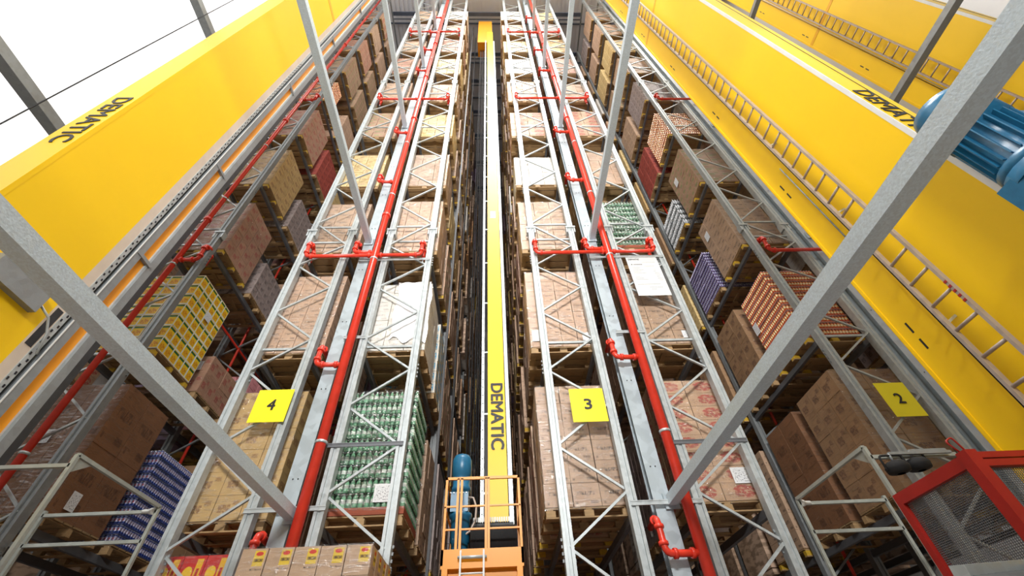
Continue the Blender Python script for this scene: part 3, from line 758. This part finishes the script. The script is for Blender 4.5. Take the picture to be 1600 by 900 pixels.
# aisle-top braces
for a0, a1, nm in ((-1.62, 0.98, 'middle'), (-7.12, -4.75, 'left'), (4.16, 6.78, 'right')):
    for k, y in enumerate((7.9, 10.6, 12.6, 15.1, 17.2, 19.8, 22.5)):
        if nm != 'middle' and k > 2: continue
        tag(part('aisle_top_brace', MB().box(a0, a1, y - .12, y + .12, 38.48, 38.65).box(a0, a1, y + .3, y + .36, 38.48, 38.58), M['purlin']), 'blue grey brace over the %s aisle, number %s from the front' % (nm, ORD[k].replace('bottom', 'first')), 'brace', 'aisle top braces')

# ================================================================== signs and lettering
def text_mesh(txt, w_, h_, ext=.004, bold=0.0):
    """lettering scaled to w_ by h_, lying in the local XY plane, centred"""
    c = bpy.data.curves.new('lettering', 'FONT'); c.body = txt; c.size = 1; c.extrude = 0.01; c.resolution_u = 3
    o = bpy.data.objects.new('lettering_tmp', c); COL.objects.link(o)
    bpy.context.view_layer.update()
    me = bpy.data.meshes.new_from_object(o.evaluated_get(bpy.context.evaluated_depsgraph_get()))
    bpy.data.objects.remove(o); bpy.data.curves.remove(c)
    xs = [v.co.x for v in me.vertices]; ys = [v.co.y for v in me.vertices]
    sx, sy = w_ / (max(xs) - min(xs)), h_ / (max(ys) - min(ys)); cx, cy = (max(xs) + min(xs)) / 2, (max(ys) + min(ys)) / 2
    for v in me.vertices: v.co = ((v.co.x - cx) * sx, (v.co.y - cy) * sy, v.co.z * ext / 0.01)
    if bold:        # heavier strokes: the outlines repeated with small shifts in one mesh
        V = [tuple(v.co) for v in me.vertices]; F = [tuple(p.vertices) for p in me.polygons]; vs = []; fs = []
        for q, (dx, dy) in enumerate(((-bold, 0), (bold, 0), (0, -bold), (0, bold))):
            fs += [tuple(i + len(V) * q for i in f) for f in F]; vs += [(a + dx, b_ + dy, c_ + q * .0004) for a, b_, c_ in V]
        me = bpy.data.meshes.new('lettering'); me.from_pydata(vs, [], fs)
    me.materials.clear(); me.materials.append(M['ink']); me.name = 'lettering'; return me
R_FRONT = Matrix(((1, 0, 0), (0, 0, -1), (0, 1, 0)))            # upright text facing the camera side
R_DOWN = Matrix(((0, 1, 0), (0, 0, -1), (-1, 0, 0)))            # reads downwards, facing the camera side
def text(name, txt, w_, h_, parent, loc, R, mat=None, bold=0.0):
    o = obj(name, text_mesh(txt, w_, h_, bold=bold), parent, loc); o.rotation_euler = R.to_euler()
    if mat: o.data.materials.clear(); o.data.materials.append(mat)
    return o
for n, x0, x1, z0, z1, lab in (('4', -4.30, -3.68, 5.44, 6.08, 'yellow square sign with black 4 on the left rack'), ('3', 1.31, 1.93, 5.26, 5.92, 'yellow square sign with black 3 right of the middle aisle'), ('2', 7.06, 7.64, 5.17, 5.86, 'yellow square sign with black 2 on the right rack')):
    r = thing('aisle_sign', lab, 'sign', ((x0 + x1) / 2, 6.88, z0), 'yellow numbered aisle signs')
    w_ = x1 - x0; h_ = z1 - z0
    part('plate', MB().box(-w_ / 2, w_ / 2, -.004, .004, 0, h_), M['sign'], r)
    text('numeral', n, .13, .2, r, (0, -.008, h_ * .52), R_FRONT, bold=.005)
    part('bracket', MB().bar((-w_ / 2, .02, h_ - .05), (w_ / 2, .02, h_ - .05), .03, .02), M['galv'], r)
# white notice
r = thing('load_notice', 'white notice sheet with small grey print hanging on the right pair rack', 'notice', (3.6, 6.88, 8.28))
part('sheet', MB().box(-.38, .38, -.003, .003, 0, 1.32), M['paper'], r)
gm = plain('grey_print', (0.08, 0.09, 0.09), .6, 0, 0, 1)
text('heading', 'DEMATIC', .27, .05, r, (-.2, -.006, 1.24), R_FRONT, gm)
b = MB(); rs = random.Random(9)
b2 = MB().box(-.30, -.27, -.005, -.004, 1.04, 1.07)
for q in range(9): b2.box(-.24 + q * .024, -.224 + q * .024, -.005, -.004, 1.04, 1.068)
part('bold_line', b2, M['ink'], r)
gl2 = plain('faint_grey_print', (0.26, 0.28, 0.28), .6, 0, 0, 1)
for z, xs in ((1.12, (-.02, .3)), (.98, (.0, .25)), (.95, (-.3, -.1)), (.90, (-.3, -.12)), (.86, (-.3, -.02)), (.82, (-.3, -.1)), (.78, (-.3, -.12)), (.74, (-.3, .0)), (.62, (-.3, -.14)), (.57, (-.3, -.1)), (.52, (-.3, -.02)), (.36, (-.3, .22)), (.26, (-.05, .25)), (.2, (-.02, .1)),
        (.86, (.2, .25)), (.80, (.18, .24)), (.74, (.2, .3)), (.68, (.2, .32)), (.62, (.22, .3)), (.56, (.22, .34)), (.50, (.24, .34))):
    x = xs[0]
    while x < xs[1]:
        wd = rs.uniform(.012, .04); b.box(x, min(x + wd, xs[1]), -.005, -.004, z, z + .012); x += wd + .01
part('small_print', b, gl2, r)['kind'] = 'stuff'
part('hanger', MB().box(-.38, .38, -.012, .012, 1.31, 1.34), M['galv'], r)

# ================================================================== stacker cranes
def ladder(parent, x, y0, y1, z0, z1, name='ladder', step=.36, side=-1):
    b = MB()
    for y in (y0, y1): b.box(x - .03, x + .03, y - .018, y + .018, z0, z1)
    L_ = part(name, b, M['ladder'], parent)
    n = int((z1 - z0) / step)
    me = cached(('rung', round(y1 - y0, 3)), lambda: MB().tube([(0, 0, 0), (0, y1 - y0, 0)], .02, 6).mesh('rung', M['ladder']))
    for i in range(n): obj('rung', me, L_, (x, y0, z0 + .2 + i * step))
    for i in range(0, n, 6): obj('ladder_clip', cached(('clip', side), lambda: MB().bar((0, 0, 0), (-side * .2, .0, .12), .03, .012, (0, 1, 0)).mesh('ladder_clip', M['galv'])), L_, (x, y1, z0 + 1.4 + i * step))
    return L_
def side_crane(xface, dirn, yf, lab, extras):
    """mast with its wide face on the plane x = xface looking towards the middle aisle (dirn: +1 looks to +x)"""
    depth = 1.31 if dirn > 0 else 2.03; wd = 0.5
    xo = -dirn * wd
    r = thing('stacker_crane', lab, 'crane', (xface, yf, 0))
    x0, x1 = sorted((0, xo))
    part('mast', MB().box(x0, x1, 0, depth, .9, 37.2), M['yellow'], r)
    part('base_frame', MB().box(x0 - .05, x1 + .05, -.4, depth + .9, .35, .9), M['orange'], r)
    for y in (0.3, depth + .3): part('wheel', MB().tube([((x0 + x1) / 2 - .06, y, .22), ((x0 + x1) / 2 + .06, y, .22)], .22, 16), M['dark'], r)
    part('floor_rail', MB().box(-.06 + (x0 + x1) / 2, .06 + (x0 + x1) / 2, -1, depth + 3, 0, .05), M['dark'], r)
    part('head_box', MB().box(x0 - .2, x1 + .2, .1, depth + .5, 37.2, 38.2), M['orange'], r)
    text('lettering', 'DEMATIC', 1.5, .25, r, ((x0 + x1) / 2, -.006, extras['tz'] - .75), R_DOWN, bold=.004)
    part('edge_rail', MB().box(-.004 if dirn < 0 else -.02, .02 if dirn < 0 else .004, -.03, .03, .9, 37), M['white'] if dirn < 0 else M['yellow'], r, )
    return r, x0, x1, depth
# ---- left crane
cr_, x0, x1, dp = side_crane(-5.45, 1, 2.68, 'yellow stacker crane with tall mast in the left foreground', {'tz': 8.72})
yb = dp
def vstrip(name, y0, y1, xo, mat, th=.03, z0=1.2, z1=37): return part(name, MB().box(xo - th, xo, y0, y1, z0, z1), M[mat], cr_)
vstrip('cable_duct', yb, yb + .14, -.0, 'beige')
pr = vstrip('perforated_rail', yb + .14, yb + .215, .01, 'galv')
me = MB().box(-.003, .003, 0, .02, 0, .035).mesh('slot', M['ink'])
for i in range(150): obj('slot', me, pr, (.012, yb + .15 + .03 * (i % 2), 2.5 + i * .085))
vstrip('rail_back', yb + .215, yb + .27, -.05, 'tiergrey')
vstrip('guide_rail', yb + .27, yb + .40, .02, 'galv_dull_shade', .06); part('guide_rail_edge', MB().box(.02, .03, yb + .265, yb + .28, 1.2, 37), M['white'], cr_)
vstrip('inner_mast_plate', yb + .40, yb + .56, -.03, 'orange', .2)  # set-back yellow mast, coloured orange for the shadow between the rails
vstrip('guide_rail', yb + .56, yb + .60, -.0, 'column', .06); vstrip('guide_rail', yb + .60, yb + .72, .0, 'galv_dull_shade', .06)
vstrip('dark_edge_strip', yb + .72, yb + .82, .0, 'dark', .2); vstrip('rear_plate', yb, yb + .8, -.2, 'dark', .25)
for z in (6.9, 9.6, 14, 18.5, 23): part('rail_bracket', MB().box(-.04, .03, yb + .3, yb + .62, z, z + .06), M['galv_dull_shade'], cr_)
bx = part('terminal_box', MB().box(0, .09, .45, 1.12, 5.22, 5.5), M['galv_dull_shade'], cr_)
part('conduit', MB().tube([(.05, 1.12, 5.35), (.05, 1.3, 5.3), (.05, 1.42, 5.15), (.05, 1.5, 4.9)], .014, 6), M['galv'], cr_)
part('duct_opening', MB().box(.0, .006, yb + .03, yb + .12, 4.95, 5.5), M['dark'], cr_)
part('mast_joint', MB().box(-.004, .006, 0, yb, 19.05, 19.25), M['seam'], cr_)
# ---- right cranes
def right_crane(xf, lab, detail):
    r, x0, x1, dp = side_crane(xf, -1, 2.36, lab, {'tz': 8.1})
    # widths as seen: cable duct strip on the front face edge
    part('front_seam', MB().box(x1 - .12, x1 - .11, -.006, 0, 1, 37), M['ink'], r)
    ladder(r, -.2, .93, 1.28, 3.2 if detail else 4, 36.5)
    part('safety_wire', MB().tube([(-.06, 1.40, 2.8), (-.06, 1.40, 36.5)], .012, 6), M['white'], r)
    part('safety_wire', MB().tube([(-.03, 1.45, 2.8), (-.03, 1.45, 36.5)], .008, 6), M['dark'], r)
    b = MB()
    for z in [4.7 + 3.35 * k for k in range(10)]:
        s = part('slot', MB().box(-.004, .002, 1.80, 1.825, z + .2, z + .36).box(-.004, .002, 1.80, 1.825, z - .05, z + .1), M['ink'], r)
    part('mast_joint', MB().box(-.006, .004, 0, dp, 17.65, 17.78), M['seam'], r)
    part('corner_bead', MB().box(-.012, .0, dp - .06, dp - .02, 1, 37), M['yellow'], r)
    if detail:
        part('conduit_rod', MB().tube([(-.02, 1.57, 6.45), (-.02, 1.57, 8.6)], .012, 6), M['galv_dull_shade'], r)
        for k in range(5): part('reflective_tape', MB().box(-.236, -.231, .912, .948, 4.62 + .07 * k, 4.65 + .07 * k), M['cage_red'], r)
    # lift motor beside the mast front
    mx, my = -.22, -.44
    mo = part('lift_motor', MB().lathe([(.22, 5.0), (.29, 5.02), (.29, 5.12), (.235, 5.14), (.235, 5.70), (.29, 5.72), (.30, 6.18), (.28, 6.27), (.17, 6.30)], mx, my, 26), M['blue'], r)
    for k in range(22):
        a = 2 * PI * k / 22
        obj('cooling_fin', cached(('fin',), lambda: MB().box(.2, .285, -.006, .006, 0, .54).mesh('cooling_fin', M['blue'])), mo, (mx, my, 5.15), a)
    g = MB().box(mx - .28, mx + .28, my - .24, my + .26, 4.15, 4.98).lathe([(.3, 4.9), (.3, 5.02)], mx, my, 20)
    for k in range(4): g.box(mx - .285, mx + .285, my - .25, my - .24, 4.25 + .18 * k, 4.30 + .18 * k)
    part('gearbox', g, M['blue'], r)
    part('terminal_box', MB().box(mx + .2, mx + .52, my - .22, my + .06, 5.35, 5.75), M['blue'], r)
    b = MB().box(-.02, .55, -.75, 0, 3.85, 4.14); part('motor_bracket', b, M['yellow'], r)
    part('bracket_opening', MB().box(-.026, -.018, -.42, -.15, 3.92, 4.07), M['ink'], r)
    part('cable_gland', MB().tube([(mx - .25, my + .3, 4.55), (mx - .2, my + .1, 4.62), (mx - .1, my - .2, 4.9), (mx, my - .6, 5.1)], .022, 8), M['ladder'], r)
    return r
rc = right_crane(5.30, 'yellow stacker crane with ladder and blue motor in the right foreground', True)
right_crane(11.1, 'second yellow stacker crane beyond the right foreground one', False)

# ---- middle crane
r = thing('stacker_crane', 'yellow stacker crane with orange railed platform in the middle aisle', 'crane', (0, 8.2, 0))
def P(name, mb, mat): return part(name, mb, M[mat], r)
P('mast', MB().box(-.205, .16, 0, .9, 3.95, 35.0), 'yellow')
P('lower_mast', MB().box(-.205, .16, .05, .9, .9, 3.95), 'yellow')
P('base_frame', MB().box(-.3, .3, -1, 3, .35, .9), 'orange')
for y in (-.6, 2.6): P('wheel', MB().tube([(-.06, y, .22), (.06, y, .22)], .22, 16), 'dark')
P('floor_rail', MB().box(-.05, .05, -4, 30, 0, .04), 'dark')
P('guide_rail', MB().box(.175, .255, .02, .12, 4.0, 33), 'galv')
wr_ = P('perforated_rail', MB().box(-.345, -.28, 0, .04, 3.9, 33), 'galv')
me = MB().box(-.009, .009, -.004, 0, 0, .02).mesh('hole', M['ink'])
for i in range(60): obj('hole', me, wr_, (-.312, 0, 4.05 + i * .2))
for i in range(14): P('rail_bracket', MB().box(-.28, -.2, .01, .03, 4.6 + i * 1.6, 4.64 + i * 1.6), 'galv')
P('head_box', MB().box(-.83, .12, .02, .9, 32.7, 37.9), 'orange')
text('lettering', 'DEMATIC', 1.5, .25, r, (-.01, -.006, 6.19), R_DOWN, bold=.010)
P('rating_plate', MB().box(-.12, .06, -.004, 0, 13.2, 13.6), 'beige')
for i in range(5):
    for j in range(3): pass
# hoist cables and the dark cable chain left of the mast
for k, x in enumerate((-.52, -.47, -.42, -.60, -.66)): P('hoist_cable', MB().tube([(x, .5, 3.7), (x, .5, 37)], .018, 6), 'black')
# platform (in coordinates of the crane root, its front is at y = -1.2)
yf, ybk = -1.2, -.05; xl, xr = -.84, .33
pf = P('platform', MB().box(xl, xr, yf, yf + .03, 3.22, 3.42).box(xl, xr, yf, ybk, 3.18, 3.22).box(xl, xl + .03, yf, ybk, 3.22, 3.42).box(xr - .03, xr, yf, ybk, 3.22, 3.42), 'orange')
part('platform_underframe', MB().box(xl + .05, xr - .05, yf + .1, yf + .2, 2.7, 3.18).box(xl + .05, xr - .05, ybk - .1, ybk, 2.7, 3.18).box(xl + .02, xl + .1, yf, ybk, 2.95, 3.18).box(xr - .1, xr - .02, yf, ybk, 2.95, 3.18).box(-.3, .2, ybk - .1, .9, .9, 3.1), M['orange'], pf)
rl = P('railing', MB().box(xl, xr, yf, yf + .035, 4.40, 4.44), 'orange')
for x in (xl + .02, -.64, -.585, -.205, -.165, xr - .02): part('rail_post', MB().box(x - .018, x + .018, yf, yf + .035, 3.42, 4.42), M['orange'], rl)
for z in (4.0, 3.68):
    for a, c in ((xl, -.64), (-.585, -.205), (-.165, xr)): part('mid_rail', MB().box(a, c, yf + .005, yf + .03, z - .012, z + .012), M['orange'], rl)
for x in (xl, xr - .03):
    part('side_rail', MB().box(x, x + .03, yf, ybk, 4.40, 4.44).box(x, x + .03, yf, ybk, 3.98, 4.0).box(x, x + .03, ybk - .03, ybk, 3.42, 4.42), M['orange'], rl)
ld = P('ladder', MB().box(-.57, -.545, yf - .1, yf - .06, .5, 3.38).box(-.245, -.22, yf - .1, yf - .06, .5, 3.38), 'white')
for i in range(9): part('rung', MB().tube([(-.56, yf - .08, .7 + i * .3), (-.23, yf - .08, .7 + i * .3)], .012, 6), M['white'], ld)
part('ladder_clamp', MB().tube([(-.6, yf - .06, 3.30), (-.19, yf - .06, 3.30)], .022, 8), M['galv'], ld)
# motor left of the mast
mo = P('lift_motor', MB().lathe([(.10, 4.36), (.16, 4.37), (.16, 4.43), (.145, 4.44), (.145, 4.62), (.165, 4.64), (.165, 4.90), (.13, 4.97), (.05, 4.98)], -.63, -.75, 20), 'blue')
part('eye_bolt', MB().tube([(-.63, -.75, 4.97), (-.63, -.75, 5.03)], .02, 8), M['dark'], mo)
P('gearbox', MB().box(-.78, -.5, -.92, -.6, 4.02, 4.34).lathe([(.13, 3.45), (.13, 3.6), (.15, 3.62), (.15, 3.95), (.18, 3.97), (.18, 4.02)], -.62, -.76, 18).lathe([(.12, 4.30), (.12, 4.37)], -.63, -.76, 12), 'blue')
b = MB()
for i in range(6): b.tube([(-.78 + .05 * i, -.93, 4.30), (-.78 + .05 * i, -.94, 4.30)], .012, 6)
P('cover_bolts', b, 'galv')['kind'] = 'stuff'
P('cable_loop', MB().tube([(-.5, -.85, 4.25), (-.42, -.85, 4.24), (-.37, -.85, 4.1), (-.38, -.85, 3.9), (-.46, -.85, 3.75), (-.6, -.86, 3.66), (-.72, -.86, 3.64)], .018, 8), 'ladder')
P('rope_drum', MB().tube([(-.45, -.7, 3.62), (.26, -.7, 3.62)], .235, 28), 'black')
b = MB()
for i in range(34): b.tube([(-.44 + i * .02, -.7, 3.62), (-.43 + i * .02, -.7, 3.62)], .241, 24)
P('wound_rope', b, 'black')['kind'] = 'stuff'
P('chain_guard', MB().box(-.46, .22, -.62, -.4, 3.88, 3.93), 'dark')
b = MB()
for i in range(16): b.box(-.42 + i * .037, -.395 + i * .037, -.66, -.6, 3.93, 4.0)
P('drive_chain', b, 'white')['kind'] = 'stuff'
P('bearing_block', MB().box(-.12, .08, -.67, -.55, 3.82, 3.87).tube([(-.08, -.68, 3.845), (-.08, -.7, 3.845)], .02, 8).tube([(.05, -.68, 3.845), (.05, -.7, 3.845)], .02, 8), 'beige')
P('limit_switch', MB().box(-.08, -.02, -.05, 0, 4.02, 4.14), 'dark')
# vertical guide rails and cable strips hanging in the middle aisle, at the rack faces
for i, (x, y, w_, mat, lab) in enumerate([(-1.28, 8.6, .05, 'dark', 'dark vertical rail nearest the left load faces'), (-1.1, 9.3, .04, 'black', 'black vertical cable strip left of the crane motor')]):
    tag(part('vertical_rail', MB().box(x, x + w_, y, y + .06, 0, 38), M[mat]), lab, 'rail')

# ================================================================== foreground frames and guards
def frame_bar(mb, a, b, s=.04):
    return mb.bar(a, b, s, s, (0, 0, 1) if abs(Vector(b)[2] - Vector(a)[2]) < .1 else (0, -1, 0))
for sgn, X, zt, xo, lab in ((-1, -4.62, 3.90, -6.1, 'pale aluminium guard frame at lower left beside the dark cartons'), (1, 4.17, 3.68, 5.42, 'pale aluminium guard frame at lower right beside the red cage')):
    r = thing('safety_barrier', lab, 'barrier', (X, 6.3, 0), 'pale guard frames')
    xo -= X
    A = (0, -1.6, zt); C = (0, 0, zt); Bt = (xo, 0, zt)
    part('post', frame_bar(MB(), (0, -1.6, 0), A), M['frame_pale'], r)
    part('post', frame_bar(MB(), (0, 0, 0), C), M['frame_pale'], r); part('post', frame_bar(MB(), (xo, 0, 0), Bt), M['frame_pale'], r)
    part('top_rail', frame_bar(MB(), A, C), M['frame_pale'], r)
    part('cross_rail', frame_bar(MB(), (0, 0, zt - .06), (xo, 0, zt - .06)), M['frame_pale'], r)
    part('cross_rail', frame_bar(MB(), (0, 0, zt - .42), (xo, 0, zt - .42)), M['frame_pale'], r)
    e = -.75 if sgn < 0 else 1.0
    part('side_rail', frame_bar(MB(), (0, -1.6, zt - .12), (e, -1.6, zt - .12)), M['frame_pale'], r)
    g = MB()
    for (px, pz) in ((0, zt - .03),):
        k = len(g.v); g.v += [(0, -1.57, zt - .03), (0, -1.57, zt - .18), (0, -1.37, zt - .03), (0.006, -1.57, zt - .03), (.006, -1.57, zt - .18), (.006, -1.37, zt - .03)]
        g.face([k, k + 1, k + 2]); g.face([k + 5, k + 4, k + 3]); g.face([k, k + 3, k + 4, k + 1]); g.face([k + 1, k + 4, k + 5, k + 2]); g.face([k + 2, k + 5, k + 3, k])
    part('gusset', g, M['frame_pale'], r)
    part('hinge_clamp', MB().tube([(xo * .02, -.02, zt - .06), (xo * .05, -.02, zt - .06), (xo * .06, -.02, zt - .06), (xo * .12, -.02, zt - .06)], [.045, .04, .026, .026], 10), M['white'], r)

# red mesh cage
r = thing('mesh_cage', 'red framed wire mesh cage at the lower right corner', 'cage', (3.95, 3.5, 0))
zt = 3.06; ye = .94; xe = 1.28; t_ = .1
part('side_frame', MB().box(-.04, .04, 0, ye, zt - t_, zt).box(-.04, .04, 0, ye, .1, .2).box(-.04, .04, ye - .07, ye, 0, zt - t_), M['cage_red'], r)
part('front_frame', MB().box(-.04, xe, -.04, .04, zt - .05, zt).box(-.04, xe, -.045, .035, zt - .12, zt - .065).box(-.04, xe, -.04, .04, .1, .2).box(xe - .06, xe, -.04, .04, 0, zt - .12), M['cage_red'], r)
part('corner_post', MB().box(-.05, .05, -.05, .05, 0, zt + .02), M['cage_red'], r)
b = MB(); y = .02
while y < ye - .05: b.box(-.002, .002, y - .0022, y + .0022, .2, zt - t_); y += .020
z = 1.4
while z < zt - t_: b.box(-.003, .0, .04, ye - .06, z - .0026, z + .0026); z += .016
part('side_wire_mesh', b, M['bracket'], r)['kind'] = 'stuff'
b = MB(); x = .05
while x < xe - .05: b.box(x - .0022, x + .0022, -.002, .002, .2, zt - .12); x += .020
z = 1.4
while z < zt - .12: b.box(.05, xe - .05, -.003, 0, z - .0026, z + .0026); z += .016
part('front_wire_mesh', b, M['bracket'], r)['kind'] = 'stuff'
for k in range(1): part('shackle', MB().tube(pipe_path([(-.02, .02, zt + .02), (-.08, .02, zt + .12), (0, .02, zt + .16), (.04, .02, zt + .02)], .03), .008, 6), M['cage_red'], r)
# two black floodlights by the cage
for i, (x, y, z) in enumerate(((4.33, 4.62, 3.36), (4.62, 4.66, 3.40))):
    r = thing('floodlight', 'small black floodlight above the red cage, %s one' % ('left' if i == 0 else 'right'), 'light', (x, y, z), 'black floodlights above the cage')
    part('housing', MB().lathe([(.04, -.02), (.11, 0), (.12, .05), (.09, .1), (.03, .12)], 0, 0, 14), M['black'], r)
    part('yoke', MB().tube(pipe_path([(-.13, 0, .02), (-.13, 0, .18), (.13, 0, .18), (.13, 0, .02)], .04), .012, 6), M['black'], r)
    part('stem', MB().tube([(0, 0, .12), (0, 0, .2)], .015, 6).bar((0, 0, .2), (5.05 - x, 0, .2), .03, .03), M['galv_dull_shade'], r)

# galvanised grating platform edge, bottom right corner
r = thing('grating_platform', 'galvanised grating platform edge at the bottom right corner', 'platform', (2.55, 2.5, 2.02))
r.rotation_euler = (math.radians(8), math.radians(-6), math.radians(28))
part('edge_angle', MB().box(-.6, .75, -.04, .0, 0, .09).box(-.6, .75, -.04, .3, -.01, 0.0) if False else MB().box(-.6, .75, -.04, .02, 0, .07), M['galv'], r)
part('cross_angle', MB().box(.12, .18, -.5, -.04, 0, .05), M['galv'], r)
b = MB()
for i in range(16): b.box(-.58 + i * .085, -.575 + i * .085, -.5, -.04, .0, .03)
for i in range(7): b.box(-.58, .73, -.47 + i * .065, -.466 + i * .065, .01, .02)
part('grating', b, M['galv_dull_shade'], r)['kind'] = 'stuff'

# carton load standing on a roller stand in the lower foreground
load('label', -2.87, -1.43, 5.5, 6.6, 0.86, 2.1, 'brown cartons with square yellow labels in front of the left pair', 'foreground load', True, 'wood', True)
r = thing('roller_stand', 'low steel roller stand under the yellow labelled carton load', 'stand', (-2.15, 6.05, 0))
b = MB()
for x in (-.7, .7):
    b.box(x - .04, x + .04, -.55, .55, .66, .8)
    for y in (-.5, .5): b.box(x - .035, x + .035, y - .035, y + .035, 0, .66)
part('side_frame', b, M['galv_dull_shade'], r)
for i in range(8): part('roller', MB().tube([(-.66, -.49 + i * .14, .8), (.66, -.49 + i * .14, .8)], .05, 10), M['galv'], r)

# red guard panel at the bottom left corner
r = thing('red_barrier', 'red steel guard barrier at the bottom left corner of the view', 'barrier', (-4.9, 4.4, 0))
part('panel', MB().box(-.4, .30, -.02, .02, .1, 2.93), M['cage_red'], r)
part('top_edge', MB().box(-.42, .32, -.04, .04, 2.93, 3.0), M['cage_red'], r)
for x in (-.36, .26): part('post', MB().box(x - .03, x + .03, -.03, .03, 0, 2.93), M['cage_red'], r)
